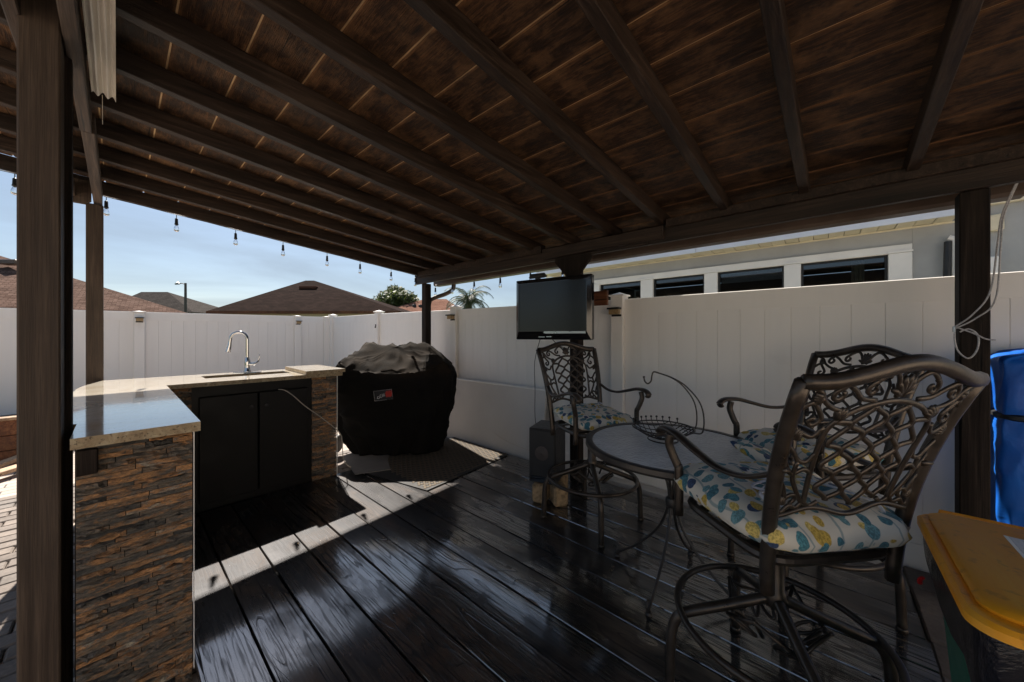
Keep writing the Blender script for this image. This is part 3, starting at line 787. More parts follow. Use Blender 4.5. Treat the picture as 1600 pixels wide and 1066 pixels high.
# leaning plain panel
b = MB(); m = Matrix.Translation((3.13, 0, -.075)) @ Matrix.Rotation(radians(5.0), 4, 'Y')
b.cbox((-.03, 2.32, 0), (0, 4.20, .855), .008, m)
lp = tag(obj('folding_table', b, M_panel), 'pale flat folded table top leaning against the fence beside the grill', 'folding table')
obj('edge_band', MB().cbox((-.034,2.31,.838),(.004,4.21,.862),.006,m), M_white, lp)
# low concrete kerb at the fence foot
tag(obj('kerb', MB().cbox((3.17,-.3,-.08),(3.285,2.3,-.005),.008), M_panel), kind='structure', label='pale kerb at the foot of the fence')

# ================================================================ NEIGHBOUR HOUSE
hs = thing('neighbour_house', 'grey stucco house with a band of white-framed windows behind the fence', 'house')
WX = 5.05
# wall pieces around window band
obj('wall', MB().box((WX,-6,-.12),(WX+.2,-.62,2.62)).box((WX+.0005,-.619,2.262),(WX+.2,3.55,2.62)).box((WX+.0005,-.619,-.12),(WX+.2,3.55,1.15)).box((WX+.0005,2.76,1.1501),(WX+.2,3.55,2.2615)), M_stucco, hs)
obj('side_wall', MB().box((WX+.201,3.35,-.12),(12,3.55,2.62)), M_stucco, hs)
panes = [(1.99,2.64),(1.165,1.815),(.352,1.016),(-.458,.204)]
fr = obj('window_frame', MB().cbox((WX-.03,-.615,2.18),(WX+.08,2.755,2.26),.004).cbox((WX-.03,-.615,1.152),(WX+.08,2.755,1.22),.004), M_white, hs)
edges = [-.615,-.458,.204,.352,1.016,1.165,1.815,1.99,2.64,2.755]
for i in range(0, 10, 2):
    obj('mullion', MB().cbox((WX-.036,edges[i]+.0,1.2202),(WX+.075,edges[i+1],2.1798),.004).box((WX-.045,edges[i]-.004,2.182),(WX-.0302,edges[i+1]+.004,2.2)), M_white, hs)
for y0, y1 in panes:
    w = obj('window', MB().box((WX+.005,y0+.021,1.2205),(WX+.03,y1-.021,1.24)), M_blackmat, hs)
    for ya in (y0+.001, y1-.02): obj('window_stile', MB().box((WX+.005,ya,1.2205),(WX+.03,ya+.019,2.1795)), M_blackmat, w)
    obj('window_head', MB().box((WX+.005,y0+.021,2.165),(WX+.03,y1-.021,2.1795)), M_blackmat, w)
    obj('pane', MB().box((WX+.032,y0+.002,1.221),(WX+.036,y1-.002,2.179)), M_thin, w)
rm = MB().box((WX+1.6,-.6,1.16),(WX+1.62,2.74,2.25)).box((WX+.21,-.6,2.262),(WX+1.62,2.74,2.28)).box((WX+.21,-.6,1.14),(WX+1.62,2.74,1.155)).box((WX+.21,-.62,1.16),(WX+1.59,-.605,2.26)).box((WX+.21,2.745,1.16),(WX+1.59,2.76,2.26))
obj('room', rm, M_room, hs)
b = MB(); b.grid(lambda u, v: (WX+.10+.012*sin(u*30), -.30+.10*u, 1.3+.86*v), 24, 1); obj('curtain', b, M_cream, hs)
obj('blind', MB().box((WX+.12,.36,2.05),(WX+.13,1.0,2.17)), M_white, hs)
obj('counter_shelf', MB().box((WX+.7,-.5,1.16),(WX+1.2,2.7,1.62)), M_room, hs)
# soffit panels
for i in range(38):
    y = -.86+i*.1195
    obj('soffit_panel', MB().cbox((4.80,y+.004,2.42+(.004 if i%2 else 0)),(WX-.002,y+.1185,2.432+(.004 if i%2 else 0)),.003), M_cream, hs)
obj('soffit_trim', MB().box((WX-.016,-.88,2.405),(WX-.0005,3.68,2.4195)), M_cream, hs)
obj('fascia', MB().cbox((4.775,-.90,2.415),(4.798,1.2,2.515),.003), M_fasc, hs)
obj('fascia', MB().cbox((4.773,1.204,2.413),(4.797,3.70,2.513),.003), M_fasc, hs)
b = MB(); b.poly([(4.74,-.93,2.52),(4.74,3.75,2.52),(9,3.75,4.2),(9,-.93,4.2)]).poly([(4.74,-.93,2.53),(9,-.93,4.21),(9,3.75,4.21),(4.74,3.75,2.53)])
obj('roof', b, M_shgrey, hs)
obj('frieze', MB().cbox((WX-.05,-6,2.51),(WX-.002,-.93,2.605),.004), M_cream, hs)
obj('fascia', MB().cbox((WX-.14,-6,2.61),(WX-.11,-.94,2.71),.003), M_fasc, hs)
obj('junction_box', MB().cbox((WX-.06,-1.13,2.28),(WX-.002,-1.03,2.42),.008), M_cream, hs)
obj('meter_box', MB().cbox((WX-.08,-1.10,1.85),(WX-.002,-1.0,2.06),.008), M_white, hs)
obj('conduit', MB().tube([(WX-.04,-.865,1.2),(WX-.04,-.865,2.25)], .022, 8), M_white, hs, True)
obj('elbow', MB().tube([(WX-.04,-.865,2.25),(WX-.04,-.83,2.27)], .024, 8), M_white, hs, True)
tag(obj('black_pipe', MB().tube([(WX-.10,-.80,1.2),(WX-.06,-.825,2.23)], .025, 10), M_blackmat, None, True), 'black pipe leaning on the grey house wall beside the white conduit', 'pipe')

oh = thing('added_bounce_wall', 'cream stucco house wall added out of view behind the viewing spot to bounce light', 'house')  # house added out of view, there to bounce warm light under the roof
obj('wall', MB().box((-9,-6.0,-.08),(3.0,-5.8,2.75)), M_bouncewall, oh)
obj('roof', MB().poly([(-9.3,-5.5,2.72),(3.3,-5.5,2.72),(3.3,-12,4.6),(-9.3,-12,4.6)]).poly([(-9.3,-5.5,2.6),(-9.3,-12,2.6),(3.3,-12,2.6),(3.3,-5.5,2.6)]).poly([(-9.3,-5.5,2.6),(3.3,-5.5,2.6),(3.3,-5.5,2.72),(-9.3,-5.5,2.72)]), M_shgrey, oh)
# ================================================================ DISTANT HOUSES
def uvbox(me):
    uv = me.uv_layers.new(name='UVMap')
    for pl in me.polygons:
        n = pl.normal
        t = Vector((0,0,1)).cross(n)
        if t.length < 1e-4: t = Vector((1,0,0))
        t.normalize(); s = n.cross(t)
        for li in pl.loop_indices:
            co = me.vertices[me.loops[li].vertex_index].co
            uv.data[li].uv = (co.dot(t), co.dot(s))
def hip_house(label, x0, x1, d0, d1, xr0, xr1, dr, ze, zp, mr, mw, eave=.35, name='house', quad=None, ridge=None):
    t = thing(name, label, 'house')
    b = MB(); q4 = quad or [(x0,d0),(x1,d0),(x1,d1),(x0,d1)]; r2 = ridge or [(xr0,dr),(xr1,dr)]
    A = [cw(*p,ze) for p in q4]+[cw(*p,zp) for p in r2]
    b.v = [tuple(p) for p in A]; b.f = [(0,1,5,4),(1,2,5),(2,3,4,5),(3,0,4),(3,2,1,0)]
    o = obj('roof', b, mr, t); uvbox(o.data)
    g = MB(); c = [cw(*p) for p in q4]
    for i in range(4):
        p, q = c[i], c[(i+1)%4]; n0 = len(g.v); nn = (q-p).cross(Vector((0,0,1))).normalized()*.03
        g.v += [(p.x+nn.x,p.y+nn.y,ze-.17),(q.x+nn.x,q.y+nn.y,ze-.17),(q.x+nn.x,q.y+nn.y,ze+.01),(p.x+nn.x,p.y+nn.y,ze+.01)]
        g.f.append((n0,n0+1,n0+2,n0+3))
    obj('fascia', g, M_redwood if mr == M_shbrown else M_gutter, t)
    w = MB(); ctr_ = sum(c, Vector())/4; poly = [p+(ctr_-p).normalized()*eave*1.4 for p in c]
    w.prism([(p.x,p.y) for p in poly], -.12, ze-.01); obj('wall', w, mw, t)
    return t
h1 = hip_house('neighbour house with wide dark brown shingled hip roof behind the faucet', -19.1, -7.0, 22, 31, -15.55, -14.9, 26.5, 2.93, 5.55, M_shbrown, M_wallcream)
def onroof(x, d, z): return cw(x, d, z)
for (x, d, z, sx, sz) in ((-14.6,25.3,4.85,.62,.10),):
    m = Matrix.Translation(cw(x,d,z)) @ Matrix.Rotation(radians(-48.3),4,'Z')
    obj('ridge_vent', MB().cbox((-sx,-.2,-.1),(sx,.2,sz),.03,m), M_shsalmon, h1)
for (x, z) in ((-17.3,3.55),(-16.8,3.72)):
    p = cw(x, 24.2, z-.25); obj('vent_pipe', MB().tube([p, p+Vector((0,0,.35)), p+Vector((.08,0,.45))], .06, 8), M_gutter, h1, True)
for x in (-13.0, -12.7):
    pass
h2 = hip_house('big pinkish brown shingled hip roof close behind the left fence', 0,0,0,0,0,0,0, 2.2, 4.5, M_shpink, M_walltan,
    quad=[(-11.9-.738*18,13-.675*18),(-11.9,13),(-11.9-.675*11,13+.738*11),(-11.9-.675*11-.738*18,13+.738*11-.675*18)],
    ridge=[(-11.9-.675*5.5-.738*12.5,13+.738*5.5-.675*12.5),(-11.9-.675*5.5-.738*5.5,13+.738*5.5-.675*5.5)])
m = Matrix.Translation(cw(-17.9,12.6,4.02)) @ Matrix.Rotation(radians(-48.3),4,'Z')
obj('ridge_vent', MB().cbox((-.3,-.15,-.1),(.3,.15,.08),.03,m), M_gutter, h2)
h3 = hip_house('two-storey house with grey roof far behind the left fence', -51, -39, 43, 52, -49.5, -46, 47, 4.3, 7.25, M_shgrey, M_walltan)
for x in (-43.2, -40.6):
    m = Matrix.Translation(cw(x,43.3,3.4)) @ Matrix.Rotation(radians(-48.3),4,'Z')
    w = obj('window', MB().box((-.7,-.04,-.5),(.7,.0,.5),m), M_white, h3); obj('pane', MB().box((-.62,-.07,-.42),(.62,-.041,.42),m), M_wglass, w)
h4 = hip_house('distant house with salmon shingled roof left of the palm', -12.6, -4.6, 33, 41, -9.2, -6.9, 37, 3.6, 5.25, M_shsalmon, M_wallcream)
for x in (-9.6, -9.0):
    p = cw(x, 34.6, 4.2); obj('roof_vent', MB().cbox((-.15,-.15,-.1),(.15,.15,.25),.03,Matrix.Translation(p)), M_blackmat, h4)

sl_ = thing('street_lamp', 'tall dark street lamp standing behind the left fence', 'street lamp', cw(-37.1,40,-.12))
obj('pole', MB().tube([(0,0,0),(0,0,7.5)], [.16,.11], 8), M_pole, sl_, True)
dirx = -(cw(1,0)-cw(0,0)); a0 = Vector((0,0,7.35))
obj('arm', MB().tube([a0, a0+dirx*.4+Vector((0,0,.12)), a0+dirx*.75+Vector((0,0,.1))], .05, 6), M_pole, sl_, True)
obj('lamp_head', MB().tube([a0+dirx*.6+Vector((0,0,.12)), a0+dirx*.85+Vector((0,0,.12)), a0+dirx*1.15+Vector((0,0,.03))], [.10,.24,.12], 10, flat=.6), M_steel, sl_, True)

# trees
def leafy(label, pos, rx, h0, h1, n, seed, leaf=.28):
    t = thing('tree', label, 'tree', pos); rr = random.Random(seed)
    tr = MB().tube([(0,0,-.1),(.1,0,h0*.6),(0,.1,h0+.5)], [.28,.2,.14], 8)
    lobes = []
    for i in range(13):
        a = rr.uniform(0, 2*pi); r = rx*sqrt(rr.random())*.72; z = h0+(h1-h0)*rr.uniform(.25,.85)*(1-.45*(r/rx)**2)
        lobes.append((Vector((r*cos(a), r*sin(a), z)), rx*rr.uniform(.22,.40)))
        tr.tube([(0,.05,h0*.7),(r*cos(a)*.5,r*sin(a)*.5,(h0+z)/2),(r*cos(a),r*sin(a),z)], [.10,.07,.03], 5)
    obj('trunk', tr, M_bark, t, True)
    b = MB()
    for i in range(n):
        c, R = rr.choice(lobes)
        d = Vector((rr.gauss(0,1), rr.gauss(0,1), rr.gauss(0,.8))).normalized()*R*rr.uniform(.55,1.08)
        p = c+d; u = Vector((rr.gauss(0,1),rr.gauss(0,1),rr.gauss(0,1))).normalized(); w = u.orthogonal().normalized(); s = leaf*rr.uniform(.5,1.2)
        b.v += [tuple(p-u*s*.6), tuple(p+w*s*.3), tuple(p+u*s*.6), tuple(p-w*s*.3)]; k = len(b.v)-4
        b.f.append((k,k+1,k+2,k+3))
    obj('crown', b, M_oak, t)
leafy('round green tree behind the fence left of the pergola corner post', cw(-12.2,38,-.1), 2.9, 3.0, 6.9, 9000, 3, .42)
leafy('small thin tree top right of the brown hip roof', cw(-17.3,45,-.1), 1.6, 3.2, 6.2, 1500, 5, .30)
pt = thing('palm_tree', 'green palm tree showing over the fence between corner post and television', 'palm tree', cw(-2.45,20,-.1))
obj('trunk', MB().tube([(0,0,0),(.05,0,1.8),(0,0,3.45)], [.24,.20,.17], 10), M_bark, pt, True)
rr = random.Random(12); fb = MB()
for i in range(38):
    a = rr.uniform(0,2*pi); el = rr.uniform(-.35,1.25); Lf = rr.uniform(1.35,1.95)
    d = Vector((cos(a)*cos(el), sin(a)*cos(el), sin(el))); p = Vector((0,0,3.45+rr.uniform(-.1,.1))); pts = [p.copy()]
    for k in range(10):
        p = p+d*(Lf/10); d = (d+Vector((0,0,-.17-.02*k))).normalized(); pts.append(p.copy())
    fb.tube(pts, [.018]*8+[.01]*3, 4)
    for k in range(1, 11):
        for q in range(3):
            pp = pts[k-1].lerp(pts[k], q/3); t_ = (pts[k]-pts[k-1]).normalized(); sd = t_.cross(Vector((0,0,1))).normalized()
            for s in (-1, 1):
                tip = pp+(sd*s*.8+t_*.5+Vector((0,0,-.35-.2*rr.random()))).normalized()*.42*(1-.045*k)*rr.uniform(.8,1.1)
                wv = t_*.017; n0 = len(fb.v); fb.v += [tuple(pp-wv), tuple(pp+wv), tuple(tip)]; fb.f.append((n0,n0+1,n0+2))
obj('crown', fb, M_palm, pt)

# ================================================================ STRING LIGHTS
sg = thing('string_lights', 'black string of clear bulbs hanging along the far and right roof edges', 'string lights')
bm_s = MB().lathe([(.003,0),(.011,-.008),(.0125,-.05),(.015,-.058),(.014,-.064)], (0,0,0), 10).mesh('socket', True); bm_s.materials.append(M_socket)
bm_g = MB().lathe([(.008,-.058),(.012,-.072),(.019,-.092),(.021,-.108),(.017,-.122),(.005,-.129)], (0,0,0), 12).mesh('bulb', True); bm_g.materials.append(M_bulb)
def yf(x): return 4.475+.02*(2.93-x)
def bulb(x, y, z):
    s = obj('socket', bm_s, M_socket, sg, loc=(x,y,z)); obj('bulb', bm_g, M_bulb, s)
    obj('hook', MB().tube([(x,y,z),(x,y,z+.035)], .003, 5), M_socket, s)
    s.children[1].location = (-x,-y,-z)
pts = []
bx_ = [-.51,-.06,.37,.81,1.23,1.69,2.09,2.52,2.90]
for i, x in enumerate(bx_):
    z = zr(x)-.025; bulb(x, yf(x), z-.015); pts.append((x, yf(x)-.006, z+.015))
    if i < len(bx_)-1: xm = (x+bx_[i+1])/2; pts.append((xm, yf(xm)+.0, zr(xm)-.006))
obj('cable', MB().tube(catmull([(-.93,yf(-.93),zr(-.93)-.03)]+pts, 4), .0035, 5), M_cordb, sg)
pts = []
for y in (4.36,3.96,3.50,3.02,2.54,2.10):
    bulb(3.17, y, 2.105); pts += [(3.17, y, 2.14), (3.17, y-.22, 2.125)]
obj('cable', MB().tube(catmull(pts, 4), .0035, 5), M_cordb, sg)

# ================================================================ TELEVISION
tv = thing('television', 'flat black television mounted on the middle pergola post', 'television', (2.4425,1.7235,1.61), math.atan2(1.379-2.068, 2.495-2.39))
# local: +x to viewer's right, -y toward viewer
HW, HH = .352, .262
def quadring(mb, hw, hh, iw, ih, iz0, iz1, y0, y1):
    o = [(-hw,y0,-hh),(hw,y0,-hh),(hw,y0,hh),(-hw,y0,hh)]; i_ = [(-iw,y1,iz0),(iw,y1,iz0),(iw,y1,iz1),(-iw,y1,iz1)]
    n = len(mb.v); mb.v += o+i_
    for k in range(4): mb.f.append((n+k, n+(k+1)%4, n+4+(k+1)%4, n+4+k))
obj('housing', MB().cbox((-HW,-.012,-HH),(HW,.05,HH),.008).cbox((-.2,.051,-.18),(.2,.085,.16),.01), M_gloss, tv)
bz = MB(); quadring(bz, HW-.004, HH-.004, HW-.036, 0, -HH+.072, HH-.036, -.0125, -.030)
quadring(bz, HW-.036, 0, HW-.040, 0, 0, 0, 0, 0) if False else None
bz.v = [(x, y, z) for x, y, z in bz.v]; obj('bezel', bz, M_gloss, tv)
obj('screen', MB().box((-HW+.038,-.026,-HH+.074),(HW-.038,-.020,HH-.038)), M_screen, tv)
sr = MB(); quadring(sr, HW-.034, 0, HW-.040, 0, -HH+.076, HH-.040, 0, 0)
sr = MB()
for a, b_ in (((-HW+.0345,-.0315,-HH+.0705),(-HW+.040,-.0265,HH-.0345)),((HW-.040,-.0315,-HH+.0705),(HW-.0345,-.0265,HH-.0345)),((-HW+.0402,-.0315,-HH+.0705),(HW-.0402,-.0265,-HH+.076)),((-HW+.0402,-.0315,HH-.040),(HW-.0402,-.0265,HH-.0345))): sr.box(a, b_)
obj('screen_trim', sr, M_gloss, tv)
obj('lower_strip', MB().prism([(-.07,-HH+.060),(-.055,-HH+.073),(.305,-HH+.073),(.31,-HH+.052),(-.05,-HH+.052)], 0, .004, Matrix.Translation((0,-.0255,0)) @ Matrix.Rotation(pi/2,4,'X')), M_steel, tv)
obj('bezel_badge', MB().box((-.045,-.019,-HH+.022),(.005,-.0165,-HH+.030)).box((-.12,-.019,-HH+.020),(-.06,-.0165,-HH+.026)), M_steel, tv)
obj('mount', MB().box((-.06,.086,-.10),(.06,.12,.10)).box((-.03,.121,-.06),(.03,.40,.06)), M_blackmat, tv)
wc = thing('camera_box', 'small black sensor bar resting on top of the television', 'camera', (2.425,1.86,1.876), tv.rotation_euler[2])
obj('body', MB().tube([(-.085,0,.012),(-.06,0,.024),(.06,0,.024),(.085,0,.012)], [.008,.022,.022,.008], 8), M_blackmat, wc, True)
obj('foot', MB().box((-.02,-.015,-.004),(.02,.015,.004)), M_blackmat, wc)
cb = MB()
cb.tube(catmull([(2.46,1.86,1.36),(2.47,1.93,1.15),(2.50,1.95,.9),(2.52,1.96,.6),(2.55,1.9,.3)], 6), .003, 5)
cb.tube(catmull([(2.47,1.75,1.36),(2.53,1.72,1.30),(2.70,1.74,1.26),(2.90,1.765,1.2),(2.92,1.765,.6),(2.92,1.77,.2)], 6), .003, 5)
tag(obj('television_cables', cb, M_cordb, None, True), 'thin black cables hanging below the television along the post', 'cables')
tag(obj('wooden_board', MB().cbox((3.00,1.50,1.665),(3.03,1.87,1.80),.004), M_redwood), 'short reddish brown board sticking out behind the television', 'board')

# ================================================================ SPEAKER + BLOCKS
sp_c = cw(.31, 3.05); 
sa = -pi/2+radians(-48.3)+pi/2-radians(24)
spk = thing('speaker', 'black box loudspeaker standing on stone blocks below the swivel chair', 'speaker', (sp_c.x, sp_c.y, .160), radians(-48.3)-radians(24))
obj('cabinet', MB().cbox((-.115,-.15,0),(.115,.15,.45),.004), M_speaker, spk)
obj('grille', MB().cbox((-.105,-.159,.06),(.105,-.151,.44),.003), M_blackmat, spk)
obj('cone', MB().lathe([(.058,0),(.058,-.004),(.052,-.006),(.02,-.002),(.012,-.006),(.0,-.007)], (0,-.159,.25), 20, 'y'), M_cone, spk, True)
obj('foot_panel', MB().box((-.10,-.157,.01),(.10,-.151,.055)), M_gloss, spk)
for (x, d, rz, lab) in ((.245,2.955,.3,'left tan travertine block under the speaker front'),(.385,2.90,.9,'right tan travertine block under the speaker corner'),(.42,3.12,.2,'rear tan travertine block under the speaker')):
    p = cw(x, d); b = MB(); b.cbox((-.075,-.06,0),(.075,.06,.157),.018)
    tag(obj('stone_block', b, M_trav, loc=(p.x,p.y,.001), rot=(0,0,rz)), lab, 'stone block', 'stone blocks under the speaker')
tag(obj('speaker_wire', MB().tube(catmull([(2.46,1.90,.36),(2.60,2.15,.30),(2.80,2.6,.25),(3.05,3.0,.2)], 8), .003, 5), M_cord, None, True), 'pale wire running from the speaker to the leaning panel', 'wire')

# ================================================================ GRILL UNDER COVER
gr = thing('covered_grill', 'barbecue grill under a black cloth cover at the far end of the deck', 'grill', (2.27,3.92,-.02), radians(-48.3))
prof = [(0,.50,.28,.02),(.06,.52,.30,.02),(.2,.57,.32,.02),(.4,.635,.33,.01),(.65,.69,.335,.005),(.85,.705,.335,.0),(1.0,.70,.325,.0),(1.10,.69,.315,.0),(1.18,.68,.31,.0),(1.235,.665,.30,-.0),(1.268,.60,.27,0),(1.283,.45,.20,0),(1.288,.22,.10,0),(1.289,.0,.0,0)]
def plerp(z):
    for a, b_ in zip(prof, prof[1:]):
        if a[0] <= z <= b_[0]:
            t = (z-a[0])/max(1e-6, b_[0]-a[0]); return tuple(a[i]+(b_[i]-a[i])*t for i in range(4))
    return prof[-1]
NV = 74; NU = 150
def sdir(a, e=.66): 
    c, s = cos(a), sin(a); return (abs(c)**e*(1 if c > 0 else -1), abs(s)**e*(1 if s > 0 else -1))
def cover(u, v):
    a = 2*pi*u
    if v < .82: z = 1.18*v/.82
    else:
        t = (v-.82)/.18; z = None
    if z is not None: _, A, B, ox = plerp(z)
    else:
        k = t*(len(prof)-1-8); i = min(int(k), len(prof)-10); f = k-i; p, q = prof[8+i], prof[9+i]; z, A, B, ox = (p[j]+(q[j]-p[j])*f for j in range(4))
    cx, sy = sdir(a); x = A*cx+ox; y = B*sy
    side = max(0, -cx)
    # covered side shelf on the left
    if z < 1.13:
        bump_ = max(0, 1-abs(z-.62)/.50)**.5 if z < 1.12 else 0
        x -= side**2*.11*bump_*max(0, min(1, (1.10-z)/.12))
    # folds: fall from the hood edge, grow toward the hem
    g = max(0, min(1, (1.15-z)/1.1))
    fold = (abs(sin(a*6+4*noise.noise(Vector((cx*1.5,sy*1.5,z*1.6)))))**.7-.6)*.06*g + noise.noise(Vector((cx*2.4,sy*2.4,z*1.1+3)))*.09*g
    # draped swags on the front
    sw = sin((z*9-3.2*abs(cx-.1)**1.5*2)+1.5*noise.noise(Vector((x*2,y*2,z))))*.012*max(0,min(1,(1.1-z)*3))*max(0,-sy)
    cr_ = (1-abs(noise.noise(Vector((x*4+z*2,y*4,z*4)))))**4*.035-.01
    n = Vector((cx, sy, 0)); n.normalize() if n.length > 0 else None
    dx = (fold+sw+cr_)
    x += n.x*dx; y += n.y*dx
    zc = min(1.275-.78*max(0, .06-y), 1.285-1.35*max(0, -.42-x), 1.29-.9*max(0, x-.36), 1.29-1.6*max(0, y-.16))
    zt = z; z = min(z, zc) if z > .8 else z
    if zt > 1.0: z += (noise.noise(Vector((x*5,y*6,1.7)))*.035+((1-abs(noise.noise(Vector((x*5+y*3,y*5-x*3,4)))))**3-.4)*.038)*min(1, (zt-1.0)/.15)
    if v == 0: z += .03+.03*noise.noise(Vector((cx*2,sy*2,0)))
    return (x, y, z+.02)
b = MB(); b.grid(cover, NU, NV, True)
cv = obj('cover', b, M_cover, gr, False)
for p_ in cv.data.polygons: p_.use_smooth = True
sm_ = MB()
for v_ in (.30,):
    sm_.tube([Vector(cover(i/120, v_))*1.004 for i in range(120)], .004, 5, True)
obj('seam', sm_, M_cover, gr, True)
obj('wheel', MB().lathe([(.09,-.03),(.10,-.02),(.10,.02),(.09,.03)], (-.66,-.12,.12), 18, 'x'), M_blackmat, gr, True)
# badge on the cover front
def front_y(x, z):
    best = -.34
    for (vx, vy, vz) in b.v:
        if vy < 0 and abs(vx-x) < .05 and abs(vz-z) < .05: best = min(best, vy)
    return best
bw, bh = .105, .058; bx0, bz0 = -.03, .735
by = min(front_y(bx0, bz0), front_y(bx0-.1,bz0), front_y(bx0+.1,bz0))-.006
mlog = Matrix.Translation((bx0,by,bz0)) @ Matrix.Rotation(radians(-7),4,'Y')
bd = obj('badge', MB().box((-bw,-.002,-bh),(bw,.004,bh), mlog), M_blackmat, gr)
fr_ = MB()
for a, c_ in (((-bw,-.0045,-bh),(-bw+.006,-.0021,bh)),((bw-.006,-.0045,-bh+.02),(bw,-.0021,bh)),((-bw+.006,-.0045,bh-.006),(bw-.006,-.0021,bh)),((-bw+.006,-.0045,-bh),(bw-.006,-.0021,-bh+.006))): fr_.box(a, c_, mlog)
obj('badge_border', fr_, M_steel, bd)
fl = MB()
for k in range(4):
    x = .03+.016*k; fl.prism([(x,-.03),(x+.016,-.02),(x+.030,.025+.006*k),(x+.012,.012),(x+.020,.05),(x-.004,.02)], 0, .0025, mlog @ Matrix.Translation((0,-.0025,0)) @ Matrix.Rotation(pi/2,4,'X'))
obj('badge_flame', fl, M_flame, bd)
tx = MB()
for k, pts_ in enumerate([[(-.070,-.028),(-.062,-.008),(-.048,-.008),(-.044,-.028),(-.058,-.034),(-.070,-.028)],[(-.028,.012),(-.036,.0),(-.034,-.022),(-.020,-.024)],[(-.014,-.020),(-.010,.016)],[(-.002,-.018),(.001,.006)],[(.010,.018),(.012,-.014),(.020,-.012)]]):
    tx.tube([mlog @ Vector((x,-.004,z)) for x, z in pts_], .0028, 5)
obj('badge_lettering', tx, M_yel, bd)

# mats near the grill
mt = thing('grill_mat', 'tan and black patterned mat under the front of the covered grill', 'mat', (0,0,0))
obj('mat_base', MB().prism([(1.64,3.50),(1.83,2.64),(3.0,2.73),(3.04,3.75),(1.72,3.75)], .005, .0105), M_mat, mt)
hx = MB()
x = 1.86
nx_ = 22; ny_ = 22
for i in range(nx_):
    for j in range(ny_):
        cx = 1.86+i*.0535+(.0267 if j % 2 else 0); cy = 2.70+j*.0465
        lo = 2.64+(cx-1.83)*.077+.03
        if cy < lo or cx > 2.985: continue
        # tan lattice bars forming a net with dark holes
        for an in (radians(90), radians(210), radians(330)):
            m = Matrix.Translation((cx,cy,.0108)) @ Matrix.Rotation(an,4,'Z')
            hx.box((.0,-.010,0),(.031,.010,.003), m)
tag(obj('mat_weave', hx, M_tan, mt), kind='stuff')
tag(obj('board_sheet', MB().prism([(1.56,3.46),(1.70,4.10),(2.2,4.2),(2.2,3.9),(1.98,3.60),(1.86,3.32)], .012, .016), M_grey), 'grey flat sheet lying on the ground left of the covered grill', 'sheet')

# ================================================================ RAISED BED AT LEFT
pb = thing('raised_bed', 'raw lumber raised bed frame in the sun by the back fence', 'raised bed', (-.95,7.35,-.08))
for k in range(3):
    obj('side_board', MB().cbox((-1.2,-.48,.17*k),(.42,-.44,.17*k+.165),.004), M_redwood, pb)
    obj('side_board', MB().cbox((.425,-.44,.17*k),(.465,.7,.17*k+.165),.004), M_redwood, pb)
obj('top_rail', MB().cbox((-1.2,-.53,.512),(.50,-.40,.545),.004), M_rawwood, pb)
obj('top_rail', MB().cbox((.37,-.398,.512),(.50,.7,.545),.004), M_rawwood, pb)
obj('soil', MB().box((-1.2,-.43,.0),(.42,.7,.42)), M_sand, pb)
for (x,y,a,lab) in ((-.86,6.55,.5,'loose sunlit plank leaning on the raised bed'),(-.80,6.2,.9,'loose short plank lying on the pavers before the raised bed')):
    m = Matrix.Translation((x,y,.0)) @ Matrix.Rotation(a,4,'Z') @ Matrix.Rotation(radians(-14) if a < .7 else 0,4,'Y')
    tag(obj('plank', MB().cbox((-.6,-.06,-.02),(.3,.06,.02),.004,m), M_rawwood), lab, 'plank', 'loose planks by the raised bed')

# ================================================================ TABLE
TC = cw(.90, 1.98)
tb = thing('bistro_table', 'round bronze patio table with hammered glass top between the chairs', 'table', (TC.x,TC.y,0), radians(-48.3))
R = .47; ZT = .77
b = MB(); pr = [(R-.035,-.006),(R-.03,.006),(R-.008,.010),(R+.004,.004),(R+.006,-.018),(R-.002,-.030),(R-.012,-.030),(R-.016,-.008)]
n = 72
for i in range(n):
    a = 2*pi*i/n
    for r, z in pr: b.v.append((r*cos(a), r*sin(a), ZT+z))
k = len(pr)
for i in range(n):
    for j in range(k): b.f.append((i*k+j, ((i+1)%n)*k+j, ((i+1)%n)*k+(j+1)%k, i*k+(j+1)%k))
b.f = [tuple(reversed(f)) for f in b.f]
obj('table_rim', b, M_rim, tb, True)
obj('glass_top', MB().lathe([(R-.034,-.003),(R-.034,.003)], (0,0,ZT), 72), M_tglass, tb)
for q in range(4):
    a = radians(45+90*q+2); P = [(R-.03,ZT-.02),(.33,ZT-.045),(.17,.68),(.055,.60),(.02,.52),(.022,.42),(.075,.28),(.19,.14),(.305,.045),(.335,.03),(.352,.05),(.345,.075),(.325,.07)]
    lg = obj('leg', MB().tube(catmull([(r*cos(a), r*sin(a), z) for r, z in P], 6), .0075, 8), M_iron, tb, True)
    obj('foot', MB().lathe([(.015,0),(.017,.006),(.012,.014),(.013,.022),(.006,.026)], (.33*cos(a),.33*sin(a),.001), 12), M_iron, lg, True)
obj('leg_collar', MB().lathe([(.03,.42),(.034,.43),(.034,.46),(.03,.47)], (0,0,0), 14), M_iron, tb, True)
for q in range(4):
    a = radians(90*q); P = [(.32,.735),(.24,.715),(.20,.74),(.24,.75)]
    
